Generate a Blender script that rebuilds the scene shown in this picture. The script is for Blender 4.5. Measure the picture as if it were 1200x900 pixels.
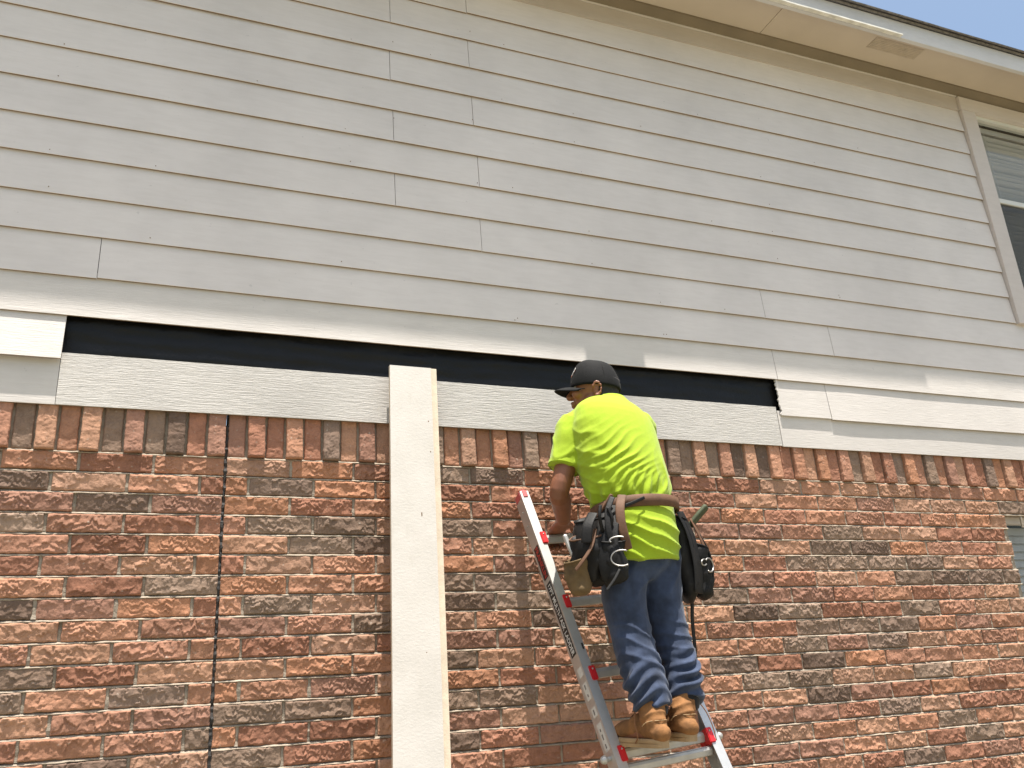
import bpy, bmesh, math, random
import numpy as np
from mathutils import Vector, Matrix, noise as mnoise

for o in list(bpy.data.objects): bpy.data.objects.remove(o)
scene = bpy.context.scene
COL = scene.collection
rad = math.radians

# ------------------------------------------------------------------ camera
F_PX, PITCH, YAW, ROLL = 1015.78, rad(19.350), rad(22.521), rad(-3.374)
CAM = Vector((0, -3.5, 1.6))
_fw = Vector((math.sin(YAW)*math.cos(PITCH), math.cos(YAW)*math.cos(PITCH), math.sin(PITCH)))
_r = Vector((math.cos(YAW), -math.sin(YAW), 0)); _u = _r.cross(_fw)
_R = _r*math.cos(ROLL) + _u*math.sin(ROLL); _U = _u*math.cos(ROLL) - _r*math.sin(ROLL)
cd = bpy.data.cameras.new('camera'); cam = bpy.data.objects.new('camera', cd); COL.objects.link(cam)
cd.sensor_width = 36; cd.lens = 36*F_PX/1200; cd.clip_start = .05; cd.clip_end = 3000
M = Matrix((_R, _U, -_fw)).transposed().to_4x4(); M.translation = CAM
cam.matrix_world = M
scene.camera = cam

# ------------------------------------------------------------------ light
SUN_EL = rad(80.2)
world = bpy.data.worlds.new('World'); scene.world = world; world.use_nodes = True
wn = world.node_tree; wn.nodes.clear()
sky = wn.nodes.new('ShaderNodeTexSky'); sky.sky_type = 'NISHITA'; sky.sun_disc = False
sky.sun_elevation = SUN_EL; sky.sun_rotation = rad(180); sky.air_density = 1.2; sky.dust_density = 4.0; sky.ozone_density = .6
bg = wn.nodes.new('ShaderNodeBackground'); bg.inputs[1].default_value = .095
wo = wn.nodes.new('ShaderNodeOutputWorld')
gain = wn.nodes.new('ShaderNodeMix'); gain.data_type = 'RGBA'; gain.blend_type = 'MULTIPLY'; gain.inputs[0].default_value = 1; gain.inputs[7].default_value = (.97, 1.03, 1.03, 1)
wn.links.new(sky.outputs[0], gain.inputs[6]); wn.links.new(gain.outputs[2], bg.inputs[0]); wn.links.new(bg.outputs[0], wo.inputs[0])
sl = bpy.data.lights.new('sun', 'SUN'); sl.energy = 5.0; sl.angle = rad(.53); sl.color = (1, .955, .88)
sun = bpy.data.objects.new('sun', sl); COL.objects.link(sun); sun.location = (0, -2, 12)
# sun stands in the plane square to the wall, high above the street side (-y)
sdir = Vector((0.012, -math.cos(SUN_EL), math.sin(SUN_EL)))
sun.rotation_euler = sdir.to_track_quat('Z', 'Y').to_euler()
scene.render.engine = 'CYCLES'
vs = scene.view_settings
vs.view_transform = 'Standard'; vs.look = 'None'; vs.gamma = 1; vs.use_curve_mapping = False
vs.exposure = .98

# ------------------------------------------------------------------ materials
def new_mat(name):
    m = bpy.data.materials.new(name); m.use_nodes = True
    return m, m.node_tree, m.node_tree.nodes['Principled BSDF']
def N(nt, typ, **kw):
    n = nt.nodes.new(typ)
    for k, v in kw.items(): setattr(n, k, v)
    return n
def setv(n, **kw):
    for k, v in kw.items(): n.inputs[k].default_value = v
def coords(nt, kind='Object', scale=(1, 1, 1)):
    if kind == 'World':
        g = N(nt, 'ShaderNodeNewGeometry'); src = g.outputs['Position']
    else:
        g = N(nt, 'ShaderNodeTexCoord'); src = g.outputs[kind]
    mp = N(nt, 'ShaderNodeMapping'); mp.inputs['Scale'].default_value = scale
    nt.links.new(src, mp.inputs['Vector']); return mp.outputs[0]
def noise(nt, vec, scale, detail=4, rough=.55, dist=0):
    n = N(nt, 'ShaderNodeTexNoise'); setv(n, Scale=scale, Detail=detail, Roughness=rough, Distortion=dist)
    nt.links.new(vec, n.inputs['Vector']); return n.outputs['Fac']
def ramp(nt, fac, stops):
    r = N(nt, 'ShaderNodeValToRGB'); e = r.color_ramp.elements
    while len(e) < len(stops): e.new(.5)
    for i, (p, c) in enumerate(stops): e[i].position = p; e[i].color = (*c, 1) if len(c) == 3 else c
    nt.links.new(fac, r.inputs[0]); return r.outputs[0]
def mix(nt, fac, a, b, mode='MIX'):
    m = N(nt, 'ShaderNodeMix', data_type='RGBA', blend_type=mode)
    for s, v in ((0, fac), (6, a), (7, b)):
        if hasattr(v, 'is_linked'): nt.links.new(v, m.inputs[s])
        else: m.inputs[s].default_value = v if s == 0 else ((*v, 1) if len(v) == 3 else v)
    return m.outputs[2]
def bump(nt, bs, h, strength, dist, prev=None):
    b = N(nt, 'ShaderNodeBump'); setv(b, Strength=strength, Distance=dist)
    nt.links.new(h, b.inputs['Height'])
    if prev: nt.links.new(prev, b.inputs['Normal'])
    nt.links.new(b.outputs[0], bs.inputs['Normal']); return b.outputs[0]
def simple(name, col, rough=.6, metal=0, var=.12, vscale=12, bscale=0, bstr=.3, bdist=.002, spec=.5, sheen=0, kind='Object', scl=(1, 1, 1)):
    m, nt, bs = new_mat(name); setv(bs, Roughness=rough, Metallic=metal); bs.inputs['Specular IOR Level'].default_value = spec
    v = coords(nt, kind, scl)
    n = noise(nt, v, vscale, 5)
    lo = tuple(c*(1-var) for c in col); hi = tuple(min(1, c*(1+var)) for c in col)
    nt.links.new(ramp(nt, n, [(.25, lo), (.75, hi)]), bs.inputs['Base Color'])
    if bscale: bump(nt, bs, noise(nt, v, bscale, 6, .6), bstr, bdist)
    if sheen: bs.inputs['Sheen Weight'].default_value = sheen
    return m

def brick_mat(name, attr):
    m, nt, bs = new_mat(name); setv(bs, Roughness=.92); bs.inputs['Specular IOR Level'].default_value = .2
    if attr:
        a = N(nt, 'ShaderNodeAttribute', attribute_name='tone'); col = a.outputs['Color']
    else:
        a = N(nt, 'ShaderNodeObjectInfo'); col = a.outputs['Color']
    w = coords(nt, 'World')
    n1 = noise(nt, w, 22, 6, .65)
    c = mix(nt, .55, col, ramp(nt, n1, [(.3, (.55, .5, .47)), (.52, (1, 1, 1)), (.75, (1.3, 1.2, 1.1))]), 'MULTIPLY')
    n2 = noise(nt, w, 160, 4, .7)
    c = mix(nt, .35, c, ramp(nt, n2, [(.32, (.55, .5, .5)), (.5, (1, 1, 1)), (.72, (1.35, 1.28, 1.2))]), 'MULTIPLY')
    n3 = noise(nt, w, 60, 3, .5)
    c = mix(nt, ramp(nt, n3, [(.66, (0, 0, 0)), (.74, (.5, .5, .5))]), c, (.55, .47, .39))
    nt.links.new(c, bs.inputs['Base Color'])
    b = bump(nt, bs, noise(nt, w, 110, 8, .72), .65, .003)
    bump(nt, bs, noise(nt, w, 420, 4, .7), .4, .0012, b)
    return m
def siding_mat(name, col, grain, rough=.55, stain=.1):
    m, nt, bs = new_mat(name); setv(bs, Roughness=rough)
    w = coords(nt, 'World', (1, 1, 1)); g = coords(nt, 'World', (.9, 1, 14))
    n = noise(nt, w, 1.7, 5, .6)
    c = ramp(nt, n, [(.3, tuple(x*(1-stain) for x in col)), (.7, tuple(min(1, x*(1+stain*.5)) for x in col))])
    n2 = noise(nt, coords(nt, 'World', (1.5, 1, 9)), 5, 6, .65)
    c = mix(nt, .5, c, ramp(nt, n2, [(.35, (.9, .89, .88)), (.6, (1, 1, 1))]), 'MULTIPLY')
    n4 = noise(nt, w, 38, 2, .5)
    c = mix(nt, ramp(nt, n4, [(.74, (0, 0, 0)), (.78, (.35, .35, .35))]), c, tuple(x*.55 for x in col))
    nt.links.new(c, bs.inputs['Base Color'])
    b = bump(nt, bs, noise(nt, g, 15, 8, .62, .6), grain, .0035)
    bump(nt, bs, noise(nt, coords(nt, 'World', (1, 1, 2.4)), 60, 5, .6), grain*.4, .0015, b)
    return m

MT = {}
MT['brick'] = brick_mat('brick_clay', False); MT['brick_far'] = brick_mat('brick_clay_joined', True)
MT['mortar'] = simple('mortar', (.33, .275, .215), .95, var=.25, vscale=30, bscale=140, bstr=.9, bdist=.004, spec=.15, kind='World')
MT['sealant'] = simple('black_sealant', (.035, .03, .027), .8, var=.4, vscale=40, bscale=60, bstr=1, bdist=.006, kind='World')
MT['siding'] = siding_mat('painted_siding', (.70, .645, .618), .15)
MT['siding_old'] = siding_mat('weathered_siding', (.65, .60, .558), .4)
MT['siding_new'] = siding_mat('primed_siding', (.56, .525, .487), 1.0, .75, .16)
MT['raw_edge'] = simple('raw_hardboard_edge', (.22, .14, .085), .9, var=.25, vscale=25, kind='World')
MT['felt'] = simple('black_felt_paper', (.0055, .0048, .0045), .45, spec=.3, var=.3, vscale=9, bscale=16, bstr=.5, bdist=.01, kind='World')
MT['soffit'] = simple('soffit_paint', (.57, .48, .39), .7, var=.07, vscale=2.5, bscale=60, bstr=.15, kind='World')
MT['soffit_trim'] = simple('soffit_trim_paint', (.20, .155, .105), .75, var=.12, vscale=6, kind='World')
MT['frieze'] = siding_mat('frieze_paint', (.52, .455, .41), .15)
MT['fascia'] = siding_mat('fascia_paint', (.62, .60, .60), .2, .6, .12)
MT['fascia_lip'] = simple('chalky_white_trim', (.72, .69, .63), .8, var=.25, vscale=16, bscale=50, bstr=.6, kind='World')
MT['vent'] = simple('soffit_vent', (.50, .415, .325), .8, var=.14, vscale=18, bscale=300, bstr=.8, kind='World')
MT['shingle'] = simple('asphalt_shingle', (.045, .04, .038), .95, var=.5, vscale=60, bscale=220, bstr=1, bdist=.003, kind='World')
MT['shingle_old'] = simple('weathered_shingle_edge', (.20, .18, .17), .95, var=.5, vscale=45, bscale=220, bstr=1, bdist=.003, kind='World')
MT['trim'] = siding_mat('window_trim_paint', (.62, .555, .52), .15, .6, .08)
MT['vinyl'] = simple('white_vinyl', (.66, .65, .61), .4, var=.05, vscale=8, kind='World')
MT['blind'] = simple('blind_slat', (.52, .50, .485), .5, var=.06, vscale=5, kind='World')
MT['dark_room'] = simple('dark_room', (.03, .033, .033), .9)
MT['screen'] = simple('insect_screen', (.055, .06, .06), .85, bscale=500, bstr=.5)
def glass_mat():
    m, nt, bs = new_mat('window_glass')
    setv(bs, Roughness=.02); bs.inputs['Base Color'].default_value = (.82, .90, .87, 1)
    tr = N(nt, 'ShaderNodeBsdfTransparent'); tr.inputs[0].default_value = (.93, .94, .94, 1)
    mx = N(nt, 'ShaderNodeMixShader'); gl = N(nt, 'ShaderNodeBsdfGlossy'); setv(gl, Roughness=.02)
    lw_ = N(nt, 'ShaderNodeLayerWeight'); setv(lw_, Blend=.5)
    pw = N(nt, 'ShaderNodeMath', operation='POWER'); pw.inputs[1].default_value = 4.5; nt.links.new(lw_.outputs['Facing'], pw.inputs[0])
    fr = N(nt, 'ShaderNodeMath', operation='MULTIPLY_ADD'); fr.inputs[1].default_value = .6; fr.inputs[2].default_value = .03; nt.links.new(pw.outputs[0], fr.inputs[0])
    nt.links.new(fr.outputs[0], mx.inputs[0]); nt.links.new(tr.outputs[0], mx.inputs[1]); nt.links.new(gl.outputs[0], mx.inputs[2])
    nt.links.new(mx.outputs[0], nt.nodes['Material Output'].inputs[0]); return m
MT['glass'] = glass_mat()
MT['board'] = siding_mat('primed_trim_board', (.70, .655, .585), .0, .7, .06)
def board_mat():
    m, nt, bs = new_mat('cast_primed_board'); setv(bs, Roughness=.8)
    w = coords(nt, 'World')
    n = noise(nt, w, 6, 6, .6)
    c = ramp(nt, n, [(.3, (.49, .455, .41)), (.62, (.55, .51, .465))])
    n2 = noise(nt, coords(nt, 'World', (2, 2, .5)), 14, 3, .5)
    c = mix(nt, ramp(nt, n2, [(.62, (0, 0, 0)), (.75, (.4, .4, .4))]), c, (.44, .405, .35))
    nt.links.new(c, bs.inputs['Base Color'])
    bump(nt, bs, noise(nt, coords(nt, 'World', (1, 1, 1.6)), 75, 7, .65), .55, .002); return m
MT['board'] = board_mat()
MT['board_edge'] = simple('cut_board_edge', (.60, .50, .385), .85, var=.15, vscale=20, bscale=120, bstr=.4, kind='World')
MT['alu'] = simple('aluminium', (.60, .585, .56), .45, metal=.7, var=.10, vscale=14, bscale=90, bstr=.08)
MT['alu_dull'] = simple('dull_aluminium', (.50, .48, .45), .55, metal=.6, var=.15, vscale=20)
MT['red'] = simple('red_plastic', (.55, .018, .022), .38, var=.15, vscale=20)
MT['red_faded'] = simple('faded_red_plastic', (.52, .10, .10), .5, var=.15, vscale=20)
MT['black'] = simple('black_sticker', (.012, .012, .012), .45)
MT['white_ink'] = simple('white_ink', (.75, .75, .73), .5)
MT['red_ink'] = simple('red_ink', (.5, .05, .04), .5)
MT['sticker'] = simple('pale_sticker', (.62, .60, .56), .45, var=.1)
def cloth(name, col, var, wscale, bstr, rough=.85, sheen=.15):
    m, nt, bs = new_mat(name); setv(bs, Roughness=rough); bs.inputs['Sheen Weight'].default_value = sheen
    bs.inputs['Specular IOR Level'].default_value = .2
    w = coords(nt, 'World'); n = noise(nt, w, 14, 5)
    c = ramp(nt, n, [(.3, tuple(x*(1-var) for x in col)), (.7, tuple(min(1, x*(1+var)) for x in col))])
    nt.links.new(c, bs.inputs['Base Color'])
    b = bump(nt, bs, noise(nt, w, 55, 4, .6), .25, .003)
    bump(nt, bs, noise(nt, w, wscale, 3), bstr, .0008, b); return m
MT['shirt'] = cloth('hi_vis_jersey', (.30, .415, .018), .05, 900, .3)
MT['denim'] = cloth('blue_denim', (.036, .050, .090), .45, 700, .5)
MT['denim_dark'] = cloth('dark_waistband', (.022, .026, .038), .2, 700, .4)
MT['denim_cuff'] = cloth('pale_denim_inside', (.26, .28, .33), .2, 700, .5)
MT['sock'] = cloth('black_sock', (.012, .012, .013), .2, 500, .5)
MT['skin'] = simple('skin', (.215, .082, .040), .5, var=.15, vscale=25, bscale=220, bstr=.2, bdist=.001, kind='World')
MT['hair'] = simple('black_hair', (.012, .010, .009), .6, var=.3, vscale=90, bscale=260, bstr=.7, kind='World')
MT['cap'] = cloth('black_cap', (.005, .005, .0055), .25, 800, .5, .8, .03)
MT['boot'] = simple('wheat_nubuck', (.225, .10, .032), .9, var=.42, vscale=26, bscale=140, bstr=.6, bdist=.0015, kind='World')
MT['sole'] = simple('tan_rubber_sole', (.38, .25, .13), .8, var=.2, vscale=20, kind='World')
MT['lace'] = simple('brown_lace', (.23, .10, .04), .8)
MT['leather_black'] = simple('black_leather', (.0065, .0055, .005), .62, var=.4, spec=.3, vscale=18, bscale=90, bstr=.4, kind='World')
MT['leather_brown'] = simple('worn_brown_leather', (.115, .053, .025), .75, var=.3, vscale=18, bscale=90, bstr=.4, kind='World')
MT['leather_tan'] = simple('tan_suede', (.13, .082, .034), .9, var=.35, vscale=22, bscale=120, bstr=.4, kind='World')
MT['steel'] = simple('steel_wire', (.4, .38, .36), .45, metal=.9, var=.1)
MT['green_grip'] = simple('olive_grip', (.05, .06, .025), .7, var=.2)
MT['orange'] = simple('orange_thread', (.55, .16, .05), .8)
MT['eye'] = simple('eye_white', (.6, .57, .53), .2)
def ground_mat():
    m, nt, bs = new_mat('dry_lawn'); setv(bs, Roughness=1.0); bs.inputs['Specular IOR Level'].default_value = .1
    w = coords(nt, 'World'); n = noise(nt, w, 1.2, 8, .65); n2 = noise(nt, w, 30, 6, .7)
    c = ramp(nt, n, [(.3, (.17, .165, .10)), (.7, (.25, .23, .15))])
    c = mix(nt, .6, c, ramp(nt, n2, [(.3, (.55, .6, .5)), (.7, (1.2, 1.15, 1.1))]), 'MULTIPLY')
    nt.links.new(c, bs.inputs['Base Color']); bump(nt, bs, n2, .8, .04); return m
MT['ground'] = ground_mat()
MT['concrete'] = simple('pale_concrete', (.255, .225, .185), .95, var=.1, vscale=3, bscale=60, bstr=.4, kind='World')

# ------------------------------------------------------------------ helpers
def link(name, me, mat=None, parent=None, smooth=False):
    o = bpy.data.objects.new(name, me); COL.objects.link(o)
    if mat is not None:
        if not isinstance(mat, (list, tuple)): mat = [mat]
        if len(me.materials) == 0:
            for m in mat: me.materials.append(MT[m] if isinstance(m, str) else m)
    if parent is not None: attach(o, parent)
    if smooth: me.polygons.foreach_set('use_smooth', [True]*len(me.polygons))
    return o
def attach(o, parent):
    o.parent = parent; o.matrix_parent_inverse = wm(parent).inverted()
def wm(o):
    return o.matrix_basis if o.parent is None else wm(o.parent) @ o.matrix_parent_inverse @ o.matrix_basis
def pmesh(name, V, F, mat=None, parent=None, smooth=False):
    me = bpy.data.meshes.new(name); me.from_pydata([tuple(v) for v in V], [], [tuple(f) for f in F]); me.update()
    return link(name, me, mat, parent, smooth)
def empty(name, loc):
    o = bpy.data.objects.new(name, None); o.location = loc; o.empty_display_size = .1; COL.objects.link(o); return o
def tag(o, label=None, cat=None, group=None, kind=None):
    if label: o['label'] = label
    if cat: o['category'] = cat
    if group: o['group'] = group
    if kind: o['kind'] = kind
    return o
def box_vf(x0, x1, y0, y1, z0, z1):
    V = [(x, y, z) for x in (x0, x1) for y in (y0, y1) for z in (z0, z1)]
    F = [(0, 1, 3, 2), (4, 6, 7, 5), (0, 4, 5, 1), (2, 3, 7, 6), (0, 2, 6, 4), (1, 5, 7, 3)]
    return V, F
def obox(O, A, B, Cc, a, b, c):
    """box in a local frame: O + A*a + B*b + C*c with ranges"""
    V = [O + A*i + B*j + Cc*k for i in a for j in b for k in c]
    F = [(0, 1, 3, 2), (4, 6, 7, 5), (0, 4, 5, 1), (2, 3, 7, 6), (0, 2, 6, 4), (1, 5, 7, 3)]
    return V, F
def join(*parts):
    V, F = [], []
    for v, f in parts:
        n = len(V); V += list(v); F += [tuple(i+n for i in q) for q in f]
    return V, F
def bevel_obj(o, w, seg=2):
    bm = bmesh.new(); bm.from_mesh(o.data); bmesh.ops.recalc_face_normals(bm, faces=bm.faces)
    bmesh.ops.bevel(bm, geom=list(bm.edges), offset=w, segments=seg, affect='EDGES', clamp_overlap=True)
    bm.to_mesh(o.data); bm.free(); return o
def bx(name, r, mat, parent, bev=0):
    V, F = box_vf(*r); o = pmesh(name, V, F, mat, parent)
    return bevel_obj(o, bev) if bev else o
def catmull(P, n):
    P = [Vector(p) for p in P]; out = []
    for i in range(len(P)-1):
        p0 = P[max(i-1, 0)]; p1 = P[i]; p2 = P[i+1]; p3 = P[min(i+2, len(P)-1)]
        for k in range(n):
            t = k/n
            out.append(.5*((2*p1) + (p2-p0)*t + (2*p0-5*p1+4*p2-p3)*t*t + (3*p1-p0-3*p2+p3)*t**3))
    out.append(P[-1]); return out
def ring_tube(rings, cap=True):
    """rings: list of lists of points, same count"""
    n = len(rings[0]); V = [p for r in rings for p in r]; F = []
    for i in range(len(rings)-1):
        for j in range(n):
            a = i*n+j; b = i*n+(j+1) % n
            F.append((a, b, b+n, a+n))
    if cap:
        F.append(tuple(range(n-1, -1, -1))); F.append(tuple(range((len(rings)-1)*n, len(rings)*n)))
    return V, F
def tube(pts, rads, seg=12, side=Vector((1, 0, 0)), sub=4, round_ends=True, power=2.0):
    """tapered tube through pts; rads: r or (ra along side, rb across)"""
    rads = [(r, r) if not isinstance(r, tuple) else r for r in rads]
    P = catmull(pts, sub) if len(pts) > 2 or sub > 1 else [Vector(p) for p in pts]
    R = catmull([(a, b, 0) for a, b in rads], sub) if len(pts) > 2 or sub > 1 else [Vector((a, b, 0)) for a, b in rads]
    rings = []
    n = len(P)
    T = [(P[min(i+1, n-1)]-P[max(i-1, 0)]).normalized() for i in range(n)]
    items = []
    if round_ends:
        for k in (75, 50, 25):
            s = math.sin(rad(k)); c = math.cos(rad(k)); r = min(R[0].x, R[0].y)
            items.append((P[0]-T[0]*r*s*.9, T[0], R[0]*max(c, .2)))
    items += [(P[i], T[i], R[i]) for i in range(n)]
    if round_ends:
        for k in (25, 50, 75):
            s = math.sin(rad(k)); c = math.cos(rad(k)); r = min(R[-1].x, R[-1].y)
            items.append((P[-1]+T[-1]*r*s*.9, T[-1], R[-1]*max(c, .2)))
    for p, t, r in items:
        a = (side - t*side.dot(t)); a = a.normalized() if a.length > 1e-4 else t.orthogonal().normalized()
        b = t.cross(a)
        ring = []
        for j in range(seg):
            th = 2*math.pi*j/seg; c, s = math.cos(th), math.sin(th)
            c = math.copysign(abs(c)**(2/power), c); s = math.copysign(abs(s)**(2/power), s)
            ring.append(p + a*c*r.x + b*s*r.y)
        rings.append(ring)
    return ring_tube(rings)
def blob(c, rx, ry, rz, X=Vector((1, 0, 0)), Y=Vector((0, 1, 0)), Z=Vector((0, 0, 1)), nu=16, nv=10):
    V, F = [], []
    c = Vector(c); V.append(c - Z*rz)
    for i in range(1, nv):
        ph = -math.pi/2 + math.pi*i/nv
        for j in range(nu):
            th = 2*math.pi*j/nu
            V.append(c + X*rx*math.cos(ph)*math.cos(th) + Y*ry*math.cos(ph)*math.sin(th) + Z*rz*math.sin(ph))
    V.append(c + Z*rz); L = len(V)-1
    for j in range(nu): F.append((0, 1+(j+1) % nu, 1+j)); F.append((L, L-nu+j, L-nu+(j+1) % nu))
    for i in range(nv-2):
        for j in range(nu):
            a = 1+i*nu+j; b = 1+i*nu+(j+1) % nu; F.append((a, b, b+nu, a+nu))
    return V, F
def remesh(V, F, voxel, it=4, fac=.5):
    me = bpy.data.meshes.new('tmp'); me.from_pydata([tuple(v) for v in V], [], F); me.update()
    bm = bmesh.new(); bm.from_mesh(me); bmesh.ops.recalc_face_normals(bm, faces=bm.faces); bm.to_mesh(me); bm.free()
    o = bpy.data.objects.new('tmp', me); COL.objects.link(o)
    md = o.modifiers.new('r', 'REMESH'); md.mode = 'VOXEL'; md.voxel_size = voxel; md.use_smooth_shade = True
    if it:
        sm = o.modifiers.new('s', 'SMOOTH'); sm.factor = fac; sm.iterations = it
    dg = bpy.context.evaluated_depsgraph_get(); dg.update()
    res = bpy.data.meshes.new_from_object(o.evaluated_get(dg))
    bpy.data.objects.remove(o); bpy.data.meshes.remove(me)
    return res
def displace(me, fn):
    """move each vertex along its normal by fn(co, normal)"""
    n = len(me.vertices); co = np.empty(n*3); me.vertices.foreach_get('co', co); co = co.reshape(-1, 3)
    no = np.empty(n*3); me.vertices.foreach_get('normal', no); no = no.reshape(-1, 3)
    d = fn(co, no); co = co + no*d[:, None]
    me.vertices.foreach_set('co', co.ravel()); me.update()
def sstep(a, b, x):
    t = np.clip((x-a)/(b-a), 0, 1); return t*t*(3-2*t)

# numpy value noise
def vnoise(rng, shape_u, shape_v, u, v):
    g = rng.random((shape_v+2, shape_u+2)); x = u*shape_u; y = v*shape_v
    i = np.floor(x).astype(int).clip(0, shape_u); j = np.floor(y).astype(int).clip(0, shape_v)
    fx = x-i; fy = y-j; fx = fx*fx*(3-2*fx); fy = fy*fy*(3-2*fy)
    return (g[j, i]*(1-fx)+g[j, i+1]*fx)*(1-fy) + (g[j+1, i]*(1-fx)+g[j+1, i+1]*fx)*fy - .5
def vnoise3(P, scale, seed):
    """smooth 3d value noise for clothing folds, P (n,3) -> (-.5,.5)"""
    rng = np.random.default_rng(seed); g = rng.random((32, 32, 32)); x = P*scale + 100.3
    i = np.floor(x).astype(int); fr = x-i; fr = fr*fr*(3-2*fr); i %= 32; j = (i+1) % 32
    r = 0
    for a in (0, 1):
        for b in (0, 1):
            for c in (0, 1):
                w = (fr[:, 0] if a else 1-fr[:, 0])*(fr[:, 1] if b else 1-fr[:, 1])*(fr[:, 2] if c else 1-fr[:, 2])
                r = r + w*g[(j if a else i)[:, 0], (j if b else i)[:, 1], (j if c else i)[:, 2]]
    return r-.5

# ------------------------------------------------------------------ ground
bpyme = pmesh('ground', [(-600, -600, 0), (600, -600, 0), (600, 600, 0), (-600, 600, 0)], [(0, 1, 2, 3)], 'ground'); tag(bpyme, 'dry pale lawn around the house', kind='structure')
walk = bx('path', (-40, 60, -4.9, -1.7, -.05, .02), 'concrete', None); tag(walk, 'pale concrete path along the brick wall', kind='structure')

# ------------------------------------------------------------------ house
rng = np.random.default_rng(7); random.seed(7)
house = empty('house', (2, 0, 0))
tag(house, 'house with red brick lower wall and pale grey lap siding above', 'house')
XL, XR = -2.4, 8.2            # built extent of the wall
ROW0, PIT = 2.4896, .0766
LOW_WIN = (4.42, 5.62, 1.06, ROW0-1.5*PIT+.004)   # opening in the brick

# mortar bed behind the bricks with an opening for the lower window
mv = []
def wall_panel(x0, x1, z0, z1): mv.append(box_vf(x0, x1, .0135, .16, z0, z1))
wall_panel(XL, .203, 0, 2.86); wall_panel(.213, LOW_WIN[0], 0, 2.86); wall_panel(LOW_WIN[0]+.0005, LOW_WIN[1], 0, LOW_WIN[2]); wall_panel(LOW_WIN[0]+.0005, LOW_WIN[1], LOW_WIN[3], 2.86); wall_panel(LOW_WIN[1]+.0005, XR, 0, 2.86)
# weathered bed joints: the mortar slopes out to a ragged lip on the brick below
def bed_strip(x0, x1, zt, zb):
    n = max(2, int((x1-x0)/.022)); V, F = [], []
    for i in range(n+1):
        x = x0+(x1-x0)*i/n; lip = -.0002+random.gauss(0, .0012)+.0045*mnoise.noise((x*5.3, zb*91, 2)); zl = zb+random.gauss(.0004, .0007)
        V += [(x, .0134, zt), (x, .006+random.gauss(0, .001), zt-.003), (x, lip, zl+.0008), (x, lip+.002, zl-.0016), (x, .0134, zl-.002)]
    for i in range(n):
        for q in range(4): F.append((i*5+q, i*5+q+1, i*5+6+q, i*5+5+q))
    mv.append((V, F))
for n_ in range(0, 33):
    zb = ROW0 - PIT*n_ + .0334; zt = zb + .0098
    if zb < .1: break
    for a, b in ((XL, .203), (.2135, XR)):
        if LOW_WIN[2] < zb < LOW_WIN[3]-.02 and a > 0: bed_strip(a, LOW_WIN[0], zt, zb); bed_strip(LOW_WIN[1], b, zt, zb)
        else: bed_strip(a, b, zt, zb)
HEADS = []

# control joint, filled with ragged black sealant
jr = np.random.default_rng(3); zz = np.linspace(.0, 2.66, 240); V = []; F = []
for i, z in enumerate(zz):
    a = .2030 + jr.normal(0, .0022); b = .2130 + jr.normal(0, .0022); d = .004 + jr.normal(0, .0022)
    V += [(a-.003, .02, z), (a, d, z), (b, d+jr.normal(0, .001), z), (b+.003, .02, z)]
    if i:
        k = i*4
        for q in range(3): F.append((k-4+q, k-3+q, k+1+q, k+q))
CJ = (V, F)

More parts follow.
